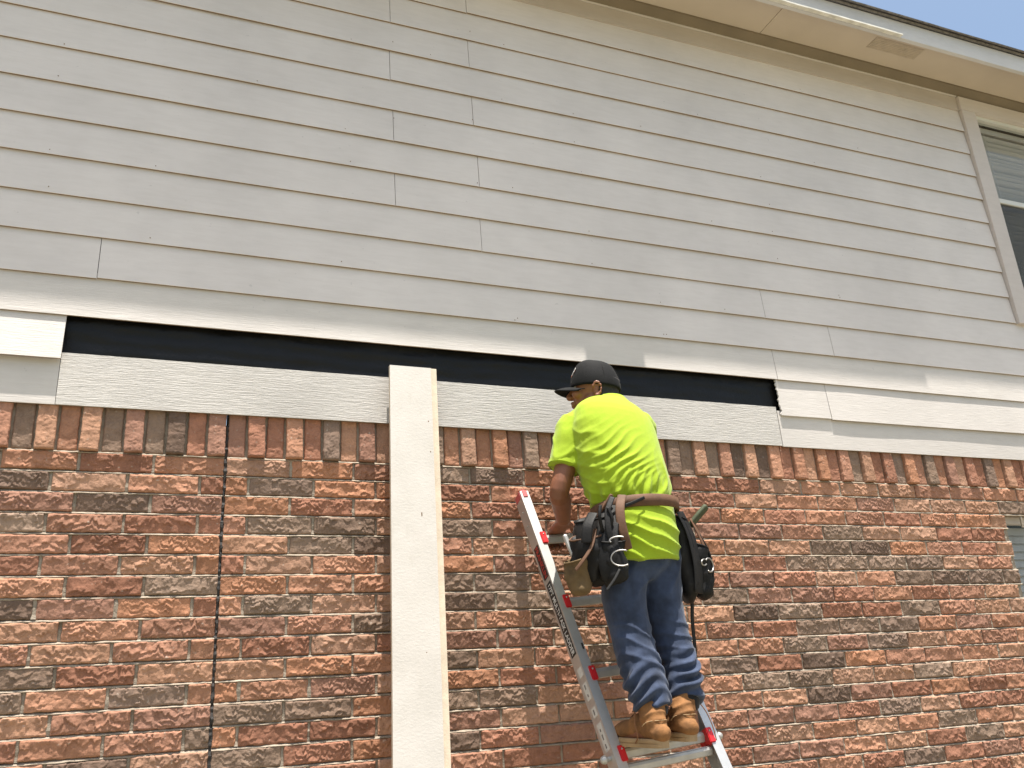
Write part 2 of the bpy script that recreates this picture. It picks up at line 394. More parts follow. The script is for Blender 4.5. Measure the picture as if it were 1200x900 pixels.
def rock_face(seed, L, H, nx, ny, amp, n_scarp, off=0., tilt=0., jag=1., trend=.0030):
    """a rock-faced brick: grid front with ragged ledges, plus sides"""
    rg = np.random.default_rng(seed)
    u, v = np.meshgrid(np.linspace(0, 1, nx), np.linspace(0, 1, ny))
    one = np.zeros_like(v)+.37
    ku = max(1, int(round(L/.05))); kv = max(1, int(round(H/.05)))
    w = v + jag*(.50*vnoise(rg, ku, 1, u, one) + .34*vnoise(rg, ku*3, 1, u, one) + .22*vnoise(rg, ku*7, 1, u, one)) + .42*vnoise(rg, ku*2, kv*2, u, v) + .20*vnoise(rg, ku*5, kv*4, u, v)
    ph = w*n_scarp + rg.random(); lev = np.floor(ph)
    fr = ph-lev
    gain = np.clip(.62 + 2.0*vnoise(rg, ku*2, kv*2, u, v), .0, 1.35)
    h = amp*(1-fr)*gain
    # slanted chips knocked off the face
    w2 = u*rg.choice([-1, 1])*L/H*rg.uniform(.3, .7) + v*1.1 + .9*vnoise(rg, ku*2, kv*2, u, v) + .3*vnoise(rg, ku*6, kv*6, u, v)
    f2 = w2*1.5+rg.random(); f2 = f2-np.floor(f2)
    h += amp*.8*(1-f2)*sstep(.0, .16, vnoise(rg, ku, kv, u, v))
    h += .0026*vnoise(rg, ku, kv, u, v) + .0015*vnoise(rg, ku*3, kv*3, u, v) + .0013*vnoise(rg, ku*7, kv*7, u, v) + .0011*vnoise(rg, ku*14, kv*14, u, v)
    h += trend*(v-.5)
    # worn arrises
    dx = np.minimum(u, 1-u)*L; dz = np.minimum(v, 1-v)*H
    e = sstep(0, .0045, np.minimum(dx, dz) + .0015*vnoise(rg, ku*6, kv*6, u, v))
    h = h*(.35+.65*e) - .0022*(1-e)
    ex = (u-.5)*L; ez = (v-.5)*H
    edge = (1-e)
    ex = ex + edge*.0026*vnoise(rg, ku*4, kv*4, u, v); ez = ez + edge*.0030*vnoise(rg, ku*4, kv*4, u, v)
    y = -h + .0015 - off - tilt*(1-v)
    V = np.stack([ex, y, ez], -1).reshape(-1, 3)
    idx = np.arange(nx*ny).reshape(ny, nx)
    F = np.stack([idx[:-1, :-1], idx[:-1, 1:], idx[1:, 1:], idx[1:, :-1]], -1).reshape(-1, 4)
    rim = np.concatenate([idx[0, :], idx[1:, -1], idx[-1, -2::-1], idx[-2:0:-1, 0]])
    B = V[rim].copy(); B[:, 1] = .03; n0 = len(V)
    k = np.arange(len(rim)); k2 = (k+1) % len(rim)
    S = np.stack([rim[k2], rim[k], n0+k, n0+k2], -1)
    return np.concatenate([V, B]), np.concatenate([F, S])
def np_mesh(name, V, F):
    me = bpy.data.meshes.new(name); me.vertices.add(len(V)); me.vertices.foreach_set('co', V.ravel().astype(np.float32))
    me.loops.add(F.size); me.loops.foreach_set('vertex_index', F.ravel().astype(np.int32))
    me.polygons.add(len(F)); me.polygons.foreach_set('loop_start', np.arange(0, F.size, 4, dtype=np.int32))
    me.update(calc_edges=True); me.validate(); return me
BL, BH = .2465, .0668
FINE, COARSE, HALF = [], [], []
for i in range(30):
    FINE.append(rock_face(100+i, BL, BH, 84, 25, .0047, [1.0, 1.5, 2.1, 2.8][i % 4]))
for i in range(10):
    COARSE.append(rock_face(200+i, BL, BH, 22, 7, .003, [1, 2][i % 2]))
for i in range(6):
    HALF.append(rock_face(300+i, .082, BH, 30, 25, .0047, [1.3, 2.2][i % 2]))
SLD = {}
for par, off, tilt in ((0, -.003, 0.), (1, .0055, .011)):
    SLD[par] = [rock_face(400+i+50*par, .0655, .205, 20, 58, .0020, [4, 5, 6][i % 3], off, tilt, .35, .0) for i in range(10)]

DARK = [(0.08,2.027),(-0.46,1.953),(-0.39,1.725),(0.00,1.649),(-0.43,1.654),(-0.47,2.258),(0.42,2.261),(0.57,2.182),(0.42,1.956),(0.34,1.572),(0.58,1.564),(0.35,1.422),(-0.17,1.435),(-0.49,2.414),(-0.18,2.343),(0.42,2.416),(1.13,2.494),(1.29,2.500),(1.41,2.496),(0.75,2.259),(0.77,2.186),(0.79,1.877),(1.14,2.029),(1.31,2.027),(1.19,1.959),(1.37,1.956),(1.15,1.724),(1.16,1.570),(1.32,1.571),(1.15,1.422),(1.54,1.956),(1.54,1.875),(1.37,1.571),(1.82,1.717),(3.23,2.260),(3.14,2.182),(3.38,2.178),(2.96,2.105),(3.22,2.100),(3.47,2.100),(3.74,2.095),(3.66,2.025),(3.92,2.018),(4.17,2.016),(4.36,2.014),(2.48,1.952),(2.62,1.879),(2.88,1.873),(3.67,1.869),(2.97,1.795),(3.23,1.792),(3.49,1.793),(2.88,1.719),(3.39,1.714),(2.45,1.637),(2.96,1.642),(2.63,1.566),(2.90,1.568),(3.66,1.556),(2.97,1.484),(3.40,1.402),(3.50,1.169),(3.76,1.325),(3.94,1.241)]
SOLD_DARK = [-0.52,-0.07,-0.02,0.65,2.28,2.38,2.52,2.67,2.81,3.43,3.73,3.93,4.35]
REDS = [(.385,.18,.115),(.415,.20,.13),(.335,.15,.10),(.415,.215,.142),(.355,.17,.115),(.395,.18,.108),(.31,.155,.112),(.405,.22,.152),(.295,.13,.085)]
GREYS = [(.225,.160,.120),(.255,.184,.138),(.175,.122,.093),(.295,.215,.163),(.235,.168,.13)]
def tone(dark):
    c = random.choice(GREYS if dark else REDS); k = random.uniform(.88, 1.14); return (c[0]*k*1.06, c[1]*k*(1.02 if dark else 1.14), c[2]*k*(1.0 if dark else 1.12))

# lay out bricks: (kind, variant, x, y, z, scale_x, colour)
cells = []
for n in range(0, 33):
    z = ROW0 - PIT*n
    if z < .04: break
    odd = n % 2
    spans = []
    x = .203                                   # leftwards from the control joint
    first = .080 if odd else .2515
    a = x; b = x-first
    while a > XL:
        spans.append((b, a)); HEADS.append((b-.00575, z)); a = b-.0115; b = a-.247
    x = .2135; first = .080 if odd else .2425
    a = x; b = x+first
    while a < XR:
        spans.append((a, b)); HEADS.append((b+.00525, z)); a = b+.0105; b = a+.245
    for a, b in spans:
        if z < LOW_WIN[3]+.02 and z > LOW_WIN[2]-.02:
            if a > LOW_WIN[0]-.03 and b < LOW_WIN[1]+.03: continue
            if a < LOW_WIN[0] < b: b = LOW_WIN[0]+random.uniform(-.003, .003)
            elif a < LOW_WIN[1] < b: a = LOW_WIN[1]+random.uniform(-.003, .003)
        if b-a < .02: continue
        c = (a+b)/2
        dk = any(abs(c-dx) < (b-a)/2+.004 and abs(z-dz) < PIT*.48 for dx, dz in DARK)
        seen = -.75 < c < 4.5 and z > 1.0
        if not dk and not seen: dk = random.random() < .18
        if not dk and seen: dk = random.random() < .02
        cells.append((c, z, b-a, dk))
for x_, z_ in HEADS:      # head joints, nearly flush
    y_ = .0060+random.gauss(0, .0015); w_ = .0085; V, F = [], []
    for j_ in range(5):
        zz_ = z_-.0335+.067*j_/4; yy_ = y_+random.gauss(0, .0012)
        V += [(x_-w_, .0136, zz_), (x_-w_, yy_+.002, zz_), (x_, yy_, zz_), (x_+w_, yy_+.002, zz_), (x_+w_, .0136, zz_)]
    F = [(j_*5+q, j_*5+q+1, j_*5+6+q, j_*5+5+q) for j_ in range(4) for q in range(4)]
    mv.append((V, F))
brick_wall = pmesh('brick_wall', *join(*mv), 'mortar', house)
pmesh('control_joint', *CJ, 'sealant', brick_wall)
def project(P):
    d = Vector(P)-CAM; w = d.dot(_fw); return 600+F_PX*d.dot(_R)/w, 450-F_PX*d.dot(_U)/w, w
def in_frame(c, z, L):
    a = project((c-L/2, 0, z)); b = project((c+L/2, 0, z))
    return a[0] < 1215 and b[0] > -15 and -20 < a[1] < 915
vis = [q for q in cells if in_frame(q[0], q[1], q[2])]
vis.sort(key=lambda q: -(q[2]/project((q[0], 0, q[1]))[2]**2))
keep = set(id(q) for q in vis[:300])
meF = [np_mesh('brick', *vf) for vf in FINE]; meH = [np_mesh('brick', *vf) for vf in HALF]
for m in meF+meH: m.materials.append(MT['brick'])
SV, SF, SC = [], [], []; nbase = 0
for c in cells:
    x, z, L, dk = c; short = L < .13
    col = tone(dk); yo = random.gauss(0, .0013); rz = random.gauss(0, .004); ry = random.gauss(0, .0035)
    zc = z + random.gauss(0, .0008); hs = random.uniform(.975, 1.02)
    if id(c) in keep:
        o = bpy.data.objects.new('brick', random.choice(meH if short else meF)); COL.objects.link(o)
        o.location = (x, yo, zc); o.rotation_euler = (0, ry, rz); o.scale = (L/(.082 if short else BL), 1, hs)
        o.color = (*col, 1); attach(o, brick_wall)
    else:
        fine = in_frame(x, z, L)
        V, F = random.choice((HALF if short else FINE) if fine else COARSE)
        Lb = .082 if (short and fine) else BL
        W = V.copy(); W[:, 0] *= L/Lb; W[:, 2] *= hs
        W = W + np.array([x, yo, zc]); SV.append(W); SF.append(F+nbase); nbase += len(W); SC.append(np.tile(np.array([*col, 1.]), (len(W), 1)))
me = np_mesh('brickwork', np.concatenate(SV), np.concatenate(SF))
at = me.color_attributes.new('tone', 'FLOAT_COLOR', 'POINT'); at.data.foreach_set('color', np.concatenate(SC).ravel())
bw = link('brickwork', me, 'brick_far', brick_wall); tag(bw, kind='stuff')
# soldier course under the siding, every other brick proud at its foot
meS = {p: [np_mesh('soldier_brick', *vf) for vf in SLD[p]] for p in SLD}
for p in meS:
    for m in meS[p]: m.materials.append(MT['brick'])
x = .2135+.033; k = 0; xs = []
while x < XR: xs.append((x, k)); x += .0752; k += 1
x = .203-.033; k = 1
while x > XL: xs.append((x, k)); x -= .0755; k += 1
for x, k in xs:
    dk = any(abs(x-d) < .042 for d in SOLD_DARK) or random.random() < (.10 if -.7 < x < 4.7 else .2)
    o = bpy.data.objects.new('soldier_brick', random.choice(meS[k % 2])); COL.objects.link(o)
    o.location = (x, random.gauss(0, .0012), ROW0+PIT/2+.004+.1025); o.rotation_euler = (0, random.gauss(0, .008), random.gauss(0, .008))
    o.color = (*tone(dk), 1); attach(o, brick_wall)

# ---- siding
SID_BACK = .03
sv = [box_vf(XL, 5.03, .034, .16, 2.862, 5.5), box_vf(5.0305, 6.2195, .034, .16, 2.862, 3.68), box_vf(5.0305, 6.2195, .034, .16, 5.2, 5.5), box_vf(6.22, XR, .034, .16, 2.862, 5.5)]
siding_wall = pmesh('siding_wall', *join(*sv), 'dark_room', house)
# felt paper laid over the sheathing, wrinkled where it shows in the open strip
V, F = [], []
nx, nz = 420, 16
wr = np.random.default_rng(5)
for j in range(nz+1):
    for i in range(nx+1):
        x = -.75+4.1*i/nx; z = 2.87+.24*j/nz
        d = .010*abs(math.sin(z*62+1.3*math.sin(x*1.9)+2.5*mnoise.noise((x*1.3, z*2, 0))))**.6 * (.15+.85*max(0, mnoise.noise((x*.9, z*6, 4))+.35)) + .006*mnoise.noise((x*3, z*13, 1)) + .003*mnoise.noise((x*9, z*30, 1)) - .012
        V.append((x, .022+d, z))
for j in range(nz):
    for i in range(nx):
        a = j*(nx+1)+i; F.append((a, a+1, a+nx+2, a+nx+1))
pmesh('felt_paper', V, F, 'felt', siding_wall, True)

LAP = [3.062, 3.234, 3.4165, 3.592, 3.770, 3.9485, 4.129, 4.308, 4.486, 4.664, 4.842, 5.020]
JOINTS = {3.062: [2.962], 3.234: [-.32, 3.377], 3.4165: [2.949], 3.592: [1.327], 3.770: [.903], 3.9485: [1.33], 4.129: [.898], 4.308: [1.314], 4.486: [.884], 4.664: [1.306], 4.842: [.888], 5.020: [1.305]}
WIN = (4.904, 6.35, 3.588, 5.30)      # outside of the window casing
def lap_board(x0, x1, z0, z1, yb, yt, mat, th=.0085, jag=None, wob=0., seed=0):
    """a lap siding board: outer foot at y=yb, head at y=yt (tilted); raw lower edge"""
    rg = random.Random(seed); nx = max(2, int((x1-x0)/.12)); prof = []
    V = []; F = []; 
    for i in range(nx+1):
        x = x0+(x1-x0)*i/nx
        w = wob*mnoise.noise((x*1.3+seed*7.7, z0*3, 0)); wz = wob*.5*mnoise.noise((x*.8+seed*3.1, z0*5, 9))
        ch = .0014
        V += [(x, yb+w+th, z0+wz), (x, yb+w+ch, z0+wz), (x, yb+w, z0+ch+wz), (x, (yb+yt)/2+w*.5, (z0+z1)/2), (x, yt, z1), (x, yt+th, z1)]
    if jag is not None:
        s = -1 if jag == 'L' else 1
        base = 0 if jag == 'L' else nx*6
    for i in range(nx):
        for q in range(5):
            a = i*6+q; F.append((a, a+6, a+7, a+1))
        F.append((i*6+5, i*6+11, i*6+6, i*6))
    F.append((0, 1, 2, 3, 4, 5)); F.append(tuple(nx*6+q for q in (5, 4, 3, 2, 1, 0)))
    o = pmesh('siding_board', V, F, [mat, 'raw_edge'], siding_wall)
    mi = []
    for i in range(nx): mi += [1, 0, 0, 0, 0, 0]
    mi += [0, 0]
    o.data.polygons.foreach_set('material_index', mi); return o
for r, z0 in enumerate(LAP):
    z1 = (LAP[r+1] if r+1 < len(LAP) else 5.20) + .028
    xe = [(XL, WIN[0]-.004), (WIN[1]+.004, XR)] if z0 > 3.5 else [(XL, XR)]
    for a, b in xe:
        cuts = [a] + [j for j in JOINTS[z0] if a < j < b] + [b]
        for i in range(len(cuts)-1):
            g0 = .0013 if i else 0; g1 = .0013 if i < len(cuts)-2 else 0
            dz = random.gauss(0, .0012)
            lap_board(cuts[i]+g0, cuts[i+1]-g1, z0+dz, z1, -.0245+random.gauss(0, .0006), -.0118, 'siding_old' if r == 0 else 'siding', wob=.0022, seed=r*5+i)
# last but one course: left piece sprung out, long strip missing, broken edge on the right piece
o = lap_board(XL, -.411, 2.877, 3.085, -.040, -.0125, 'siding_old', wob=.002, seed=91)
lap_board(3.2775, XR, 2.858, 3.085, -.0265, -.0132, 'siding_old', wob=.0045, seed=93)
# broken piece with ragged left end
V, F = [], []; zs = np.linspace(2.865, 3.085, 26); rg = random.Random(4)
for z in zs:
    t = (z-2.865)/.22; yf = -.0255*(1-t)-.0132*t
    xl = 2.950 + .004*math.sin(z*70) + .003*math.sin(z*233+1) + rg.uniform(-.0015, .0015)
    V += [(xl, yf, z), (xl+rg.uniform(-.003, .004), yf+.0085, z), (3.2750, yf, z), (3.2750, yf+.0085, z)]
for i in range(len(zs)-1):
    k = i*4; F += [(k, k+2, k+6, k+4), (k+1, k, k+4, k+5), (k+3, k+1, k+5, k+7), (k+2, k+3, k+7, k+6)]
F += [(1, 3, 2, 0)]; k = (len(zs)-1)*4; F += [(k, k+2, k+3, k+1)]
pmesh('siding_board', V, F, 'siding_old', siding_wall)
# bottom course: old ends and the long new board between them
lap_board(XL, -.4145, 2.700, 2.893, -.0165, -.012, 'siding_old', wob=.001, seed=95)
nb = lap_board(-.4125, 2.928, 2.700, 2.912, -.0175, -.0125, 'siding_new', th=.011, wob=.001, seed=96)
tag(nb, label='new unpainted siding board with coarse grain')
lap_board(2.9335, XR, 2.697, 2.893, -.0155, -.0115, 'siding_old', wob=.002, seed=97)
# nail heads and scuffs on the siding
NAILS = [(.17,3.07+.02),(.205,3.03),( -.33,3.40),(.55,3.22),(4.3,3.75),(1.32,4.9),(.9,4.72),(1.31,4.34),(.9,4.26),(1.32,3.97)]
nr = random.Random(12)
for z0 in LAP[1:]:
    for q in range(4): NAILS.append((nr.choice([-.55, -.14, .27, .67, 1.08, 1.49, 1.9, 2.3, 2.71, 3.1, 3.5, 3.9, 4.3, 4.7])+nr.uniform(-.02, .02), z0+nr.uniform(.012, .03)))
for x, z in NAILS[4:]:
    V, F = blob((x, -.0238, z), .0026, .002, .0026, nu=8, nv=4); pmesh('nail_head', V, F, 'raw_edge', siding_wall)

# ---- upper trim, soffit, fascia, roof
bx('frieze_board', (XL, WIN[0]-.004, -.026, .034, 5.193, 5.302), 'frieze', house, .002)
bx('frieze_board', (WIN[1]+.004, XR, -.026, .034, 5.193, 5.302), 'frieze', house, .002)
bx('frieze_cap', (XL, WIN[0]-.004, -.034, .034, 5.3025, 5.309), 'siding_old', house)
# cove between wall and soffit
V = []; F = []
for x in (XL, XR): V += [(x, .034, 5.3095), (x, -.030, 5.3095), (x, -.074, 5.348), (x, -.076, 5.3595), (x, .034, 5.3595)]
F = [(i, (i+1) % 5, 5+(i+1) % 5, 5+i) for i in range(5)] + [(4, 3, 2, 1, 0), (5, 6, 7, 8, 9)]
pmesh('soffit_trim', V, F, 'soffit_trim', house)
soffit = empty('soffit', (2, -.18, 5.36)); attach(soffit, house)
for a, b in ((XL, .785), (.788, 3.226), (3.229, 5.665), (5.668, XR)):
    bx('soffit_panel', (a, b, -.345, .034, 5.360, 5.372), 'soffit', soffit, .001)
# soffit vent with louvres
bx('vent', (3.972, 4.368, -.282, -.186, 5.3565, 5.3598), 'vent', soffit, .001)
for i in range(7):
    y = -.274+.0125*i; V, F = box_vf(3.985, 4.355, y, y+.006, 5.3545, 5.3563); pmesh('louvre', V, F, 'vent', soffit)
bx('fascia_board', (XL, XR, -.372, -.3455, 5.300, 5.432), 'fascia', house, .002)
# chalky strip nailed along the foot of the fascia, ends in the open
V, F = [], []; rg = random.Random(8); nx = 90; x0, x1 = XL, 4.055
for i in range(nx+1):
    x = x0+(x1-x0)*i/nx; t = .008*rg.random()
    V += [(x, -.3726, 5.299), (x, -.398, 5.2985+t*.3), (x, -.398, 5.308+t*.4), (x, -.3726, 5.326+t)]
for i in range(nx):
    for q in range(4): F.append((i*4+q, i*4+(q+1) % 4, i*4+4+(q+1) % 4, i*4+4+q))
F += [(3, 2, 1, 0), tuple(nx*4+q for q in range(4))]
pmesh('fascia_lip', V, F, 'fascia_lip', house)
roof = empty('roof', (2, 2, 5.5)); attach(roof, house)
RS = rad(24)
def roof_pt(x, d, h=0):   # d metres up the slope from the eave, h above deck
    return Vector((x, -.385 + d*math.cos(RS) - h*math.sin(RS), 5.434 + d*math.sin(RS) + h*math.cos(RS)))
def slab(name, x0, x1, d0, d1, h0, h1, mat, h0b=None, h1b=None):
    h0b = h0 if h0b is None else h0b; h1b = h1 if h1b is None else h1b
    V = [roof_pt(x, d, h) for x in (x0, x1) for d, h in ((d0, h0), (d0, h1), (d1, h0b), (d1, h1b))]
    F = [(0, 1, 3, 2), (4, 6, 7, 5), (0, 4, 5, 1), (2, 3, 7, 6), (0, 2, 6, 4), (1, 5, 7, 3)]
    return pmesh(name, V, F, mat, roof)
slab('roof_deck', XL-.2, XR+.2, .004, 5.2, 0, .012, 'shingle_old')
slab('drip_edge', XL-.2, XR+.2, -.008, .07, .0125, .0145, 'shingle')
# starter course and first courses of shingle tabs
for rowi, (d0, h) in enumerate(((-.022, .015), (-.014, .0195), (.125, .024), (.265, .024), (.405, .024))):
    x = XL-.2 + .16*(rowi % 2); k = 0
    while x < XR:
        wd = .328+random.uniform(-.004, .004); j = random.uniform(-.0008, .0008)
        over = 0
        if rowi == 1 and 1.80 < x+wd/2 < 2.13: over = -.042  # unseen tab pushed out to throw a shadow patch above the worker's cap
        slab('shingle', x, x+wd, d0+j+over, d0+.16, h, h+.0042+random.uniform(0, .003), 'shingle_old' if rowi == 0 else 'shingle', h0b=h-.003 if rowi > 1 else h, h1b=h+.002)
        x += wd+.004; k += 1
slab('shingle_field', XL-.2, XR+.2, .55, 5.2, .0125, .022, 'shingle')

# ---- upper window
def part(name, r, mat, parent, bev=0): return bx(name, r, mat, parent, bev)
uw = empty('window', (WIN[0], 0, WIN[2])); attach(uw, house); uw['label'] = 'upper window with closed blinds under the eave'
x0, x1, z0, z1 = WIN; tw = .128
part('casing', (x0, x0+tw, -.042, .034, z0, z1-.105), 'trim', uw, .002)
part('casing', (x1-tw, x1, -.042, .034, z0, z1-.105), 'trim', uw, .002)
part('casing', (x0-.004, x1+.004, -.0445, .034, z1-.1045, z1), 'trim', uw, .002)
part('casing', (x0+tw+.0005, x1-tw-.0005, -.042, .034, z0, z0+.10), 'trim', uw, .002)
ix0, ix1, iz0, iz1 = x0+tw, x1-tw, z0+.10, z1-.105
mid = 4.512
part('sash_stile', (ix0+.0005, ix0+.03, -.014, .03, iz0, iz1), 'vinyl', uw)
part('sash_stile', (ix1-.03, ix1-.0005, -.014, .03, iz0, iz1), 'vinyl', uw)
part('sash_rail', (ix0+.0305, ix1-.0305, -.014, .03, iz1-.03, iz1-.0005), 'vinyl', uw)
part('sash_rail', (ix0+.0305, ix1-.0305, -.020, .012, mid-.018, mid+.018), 'vinyl', uw, .002)
part('sash_rail', (ix0+.0305, ix1-.0305, -.014, .03, iz0+.0005, iz0+.035), 'vinyl', uw)
part('pane', (ix0+.03, ix1-.03, .010, .014, mid+.018, iz1-.03), 'glass', uw)
part('pane', (ix0+.03, ix1-.03, -.004, 0, iz0+.035, mid-.018), 'glass', uw)
def screen_mat():
    m, nt, bs = new_mat('fine_insect_mesh'); tr = N(nt, 'ShaderNodeBsdfTransparent'); mx = N(nt, 'ShaderNodeMixShader'); mx.inputs[0].default_value = .28
    setv(bs, Roughness=.8); bs.inputs['Base Color'].default_value = (.04, .042, .045, 1)
    nt.links.new(tr.outputs[0], mx.inputs[1]); nt.links.new(bs.outputs[0], mx.inputs[2]); nt.links.new(mx.outputs[0], nt.nodes['Material Output'].inputs[0]); return m
MT['mesh_screen'] = screen_mat()
part('insect_screen', (ix0+.0305, ix1-.0305, -.0125, -.0115, iz0+.035, mid-.02), 'mesh_screen', uw)
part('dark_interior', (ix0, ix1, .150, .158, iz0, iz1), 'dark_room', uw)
part('blind_headrail', (ix0+.032, ix1-.032, .05, .09, iz1-.075, iz1-.03), 'blind', uw, .003)
z = iz1-.095; a = rad(44); slatme = None
while z > iz0+.03:
    c, s = .024*math.cos(a), .024*math.sin(a)
    if slatme is None:
        V = []; 
        for xx in (ix0+.034, ix1-.034):
            V += [(xx, -c, s), (xx, -.004, .002), (xx, c, -s), (xx, c, -s-.002), (xx, -.003, 0), (xx, -c, s-.002)]
        F = [(i, (i+1) % 6, 6+(i+1) % 6, 6+i) for i in range(6)] + [(5, 4, 3, 2, 1, 0), (6, 7, 8, 9, 10, 11)]
        slatme = bpy.data.meshes.new('slat'); slatme.from_pydata(V, [], F); slatme.materials.append(MT['blind'])
    o = bpy.data.objects.new('slat', slatme); COL.objects.link(o); o.location = (0, .07, z); o.rotation_euler = (0, random.gauss(0, .0015), 0); attach(o, uw)
    z -= .0385
for xx in (ix0+.15, ix0+.6, ix0+1.0):
    V, F = tube([(xx, .045, iz1-.08), (xx, .045, iz0+.05)], [.0012, .0012], 6, sub=1); pmesh('ladder_cord', V, F, 'vinyl', uw)

# ---- lower window set back in the brick
lw = empty('window', (LOW_WIN[0], .05, LOW_WIN[2])); attach(lw, house); lw['label'] = 'lower window recessed in the brick wall'
x0, x1, z0, z1 = LOW_WIN
part('steel_lintel', (x0-.1, x1+.1, .031, .1185, z1-.0065, z1-.0005), 'raw_edge', lw)
part('frame', (x0+.001, x0+.035, .055, .115, z0, z1-.007), 'vinyl', lw)
part('frame', (x1-.035, x1-.001, .055, .115, z0, z1-.007), 'vinyl', lw)
part('frame', (x0+.0355, x1-.0355, .050, .115, z1-.045, z1-.007), 'trim', lw, .002)
part('frame', (x0+.0355, x1-.0355, .055, .115, z0, z0+.04), 'vinyl', lw)
part('sash_rail', (x0+.0355, x1-.0355, .058, .085, 1.70, 1.735), 'vinyl', lw)
part('pane', (x0+.035, x1-.035, .086, .090, 1.735, z1-.045), 'glass', lw)
part('pane', (x0+.035, x1-.035, .066, .070, z0+.04, 1.70), 'glass', lw)
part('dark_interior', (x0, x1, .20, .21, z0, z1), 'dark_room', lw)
part('reveal', (x0+.0005, x1-.0005, .1605, .20, z1-.006, z1-.001), 'vinyl', lw)
z = z1-.07
while z > z0+.05:
    V, F = [], []
    for xx in (x0+.036, x1-.036): V += [(xx, .128, z-.030), (xx, .140, z+.016), (xx, .142, z+.016), (xx, .130, z-.030)]
    F = [(i, (i+1) % 4, 4+(i+1) % 4, 4+i) for i in range(4)] + [(3, 2, 1, 0), (4, 5, 6, 7)]
    pmesh('slat', V, F, 'blind', lw); z -= .046

# ------------------------------------------------------------------ boards leaning on the wall
def lean_board(name, xb, xt, w, ztop, ybot, ytop, th, label, face='board'):
    e = empty(name, ((xb+w/2), ybot, 0))
    V = []; n = 14
    for i in range(n+1):
        t = i/n; x = xb+(xt-xb)*t; y = ybot+(ytop-ybot)*t; z = .021+(ztop-.021)*t
        bow = -.012*math.sin(math.pi*t)
        V += [(x, y+bow, z), (x+w, y+bow, z), (x+w, y+bow+th, z), (x, y+bow+th, z)]
    F = []; mi = []
    for i in range(n):
        for q in range(4):
            F.append((i*4+q, i*4+(q+1) % 4, i*4+4+(q+1) % 4, i*4+4+q)); mi.append(0 if q in (0, 2) else 1)
    F += [(3, 2, 1, 0), tuple(n*4+q for q in range(4))]; mi += [1, 1]
    o = pmesh(name, V, F, [face, 'board_edge']); bpy.data.objects.remove(e)
    o.data.polygons.foreach_set('material_index', mi)
    bm = bmesh.new(); bm.from_mesh(o.data); bmesh.ops.recalc_face_normals(bm, faces=bm.faces); bm.to_mesh(o.data); bm.free()
    o.data.transform(Matrix.Translation((-(xb+w/2), -ybot, 0))); o.location = (xb+w/2, ybot, 0)
    tag(o, label, 'board', 'boards leaning on the wall'); return o
b1 = lean_board('loose_board', .735, .858, .184, 2.950, -.52, -.066, .019, 'cream primed board leaning upright on the brick wall, front one of two')
b2 = lean_board('loose_board', .765, .888, .186, 2.957, -.495, -.043, .019, 'cream board leaning behind another, only its edge strip showing', 'board_edge')
for (dx, z, h) in ((.165, 2.69, .006), (.17, 2.55, .007), (.125, 2.27, .03), (.16, 1.86, .005), (.13, 1.74, .012), (.14, 1.45, .006)):
    t = z/2.95; x = .735+(.858-.735)*t+dx; y = -.52+(.454)*t-.012*math.sin(math.pi*t)-.0004
    V, F = box_vf(x-.002, x+.002, y-.0005, y+.002, z-h/2, z+h/2); pmesh('gouge', V, F, 'raw_edge', b1)

# ------------------------------------------------------------------ ladder
B0 = Vector((1.566, -.523, 1.3635)); T0 = Vector((1.4560, -.065, 2.412))
LV = (T0-B0).normalized(); LW = (Vector((1, 0, 0))-LV*LV.x).normalized(); LN = LW.cross(LV)
def lp(a, b, c): return B0+LW*a+LN*b+LV*c
CG = -B0.z/LV.z                                   # local height of the ground
ladder = empty('ladder', lp(.19, -.03, CG+.01)); tag(ladder, 'aluminium ladder with red brackets leaning on the brick wall, a worker standing on it', 'ladder')
def lbox(name, a, b, c, mat, parent=None, bev=.0015):
    V, F = obox(B0, LW, LN, LV, a, b, c); o = pmesh(name, V, F, mat, parent or ladder)
    return bevel_obj(o, bev) if bev else o
SW = .385
def channel(name, a0, a1, open_in, c0, c1, depth=.068, t=.003, mat='alu'):
    """C-section rail: web on the outer side, flanges front and back"""
    s = []
    web = (a0, a0+t) if open_in > 0 else (a1-t, a1)
    s.append(obox(B0, LW, LN, LV, web, (-depth+.014, .014), (c0, c1)))
    fl = (a0+t, a1) if open_in > 0 else (a0, a1-t)
    s.append(obox(B0, LW, LN, LV, fl, (.014-t, .014), (c0, c1)))
    s.append(obox(B0, LW, LN, LV, fl, (-depth+.014, -depth+.014+t), (c0, c1)))
    return pmesh(name, *join(*s), mat, ladder)
TOPC = 1.140
railL = channel('rail', -.034, .006, 1, -.16, TOPC); railR = channel('rail', SW-.006, SW+.034, -1, -.16, TOPC)
channel('outer_rail', -.048, -.0345, 1, CG+.012, -.17, .074); channel('outer_rail', SW+.0345, SW+.048, -1, CG+.012, -.17, .074)
for a0 in (-.036, SW-.008):
    V, F = obox(B0, LW, LN, LV, (a0, a0+.044), (-.058, .018), (TOPC-.042, TOPC+.012)); o = pmesh('end_cap', V, F, 'red_faded', ladder); bevel_obj(o, .012, 3)
for a0 in (-.058, SW+.031):
    lbox('foot', (a0, a0+.027), (-.064, .018), (CG+.002, CG+.05), 'black', None, .004)
tf = Vector((LW.x*0, -.94, .34)).normalized(); tf = (tf-LW*tf.dot(LW)).normalized(); tu = LW.cross(tf); tu = tu if tu.z > 0 else -tu
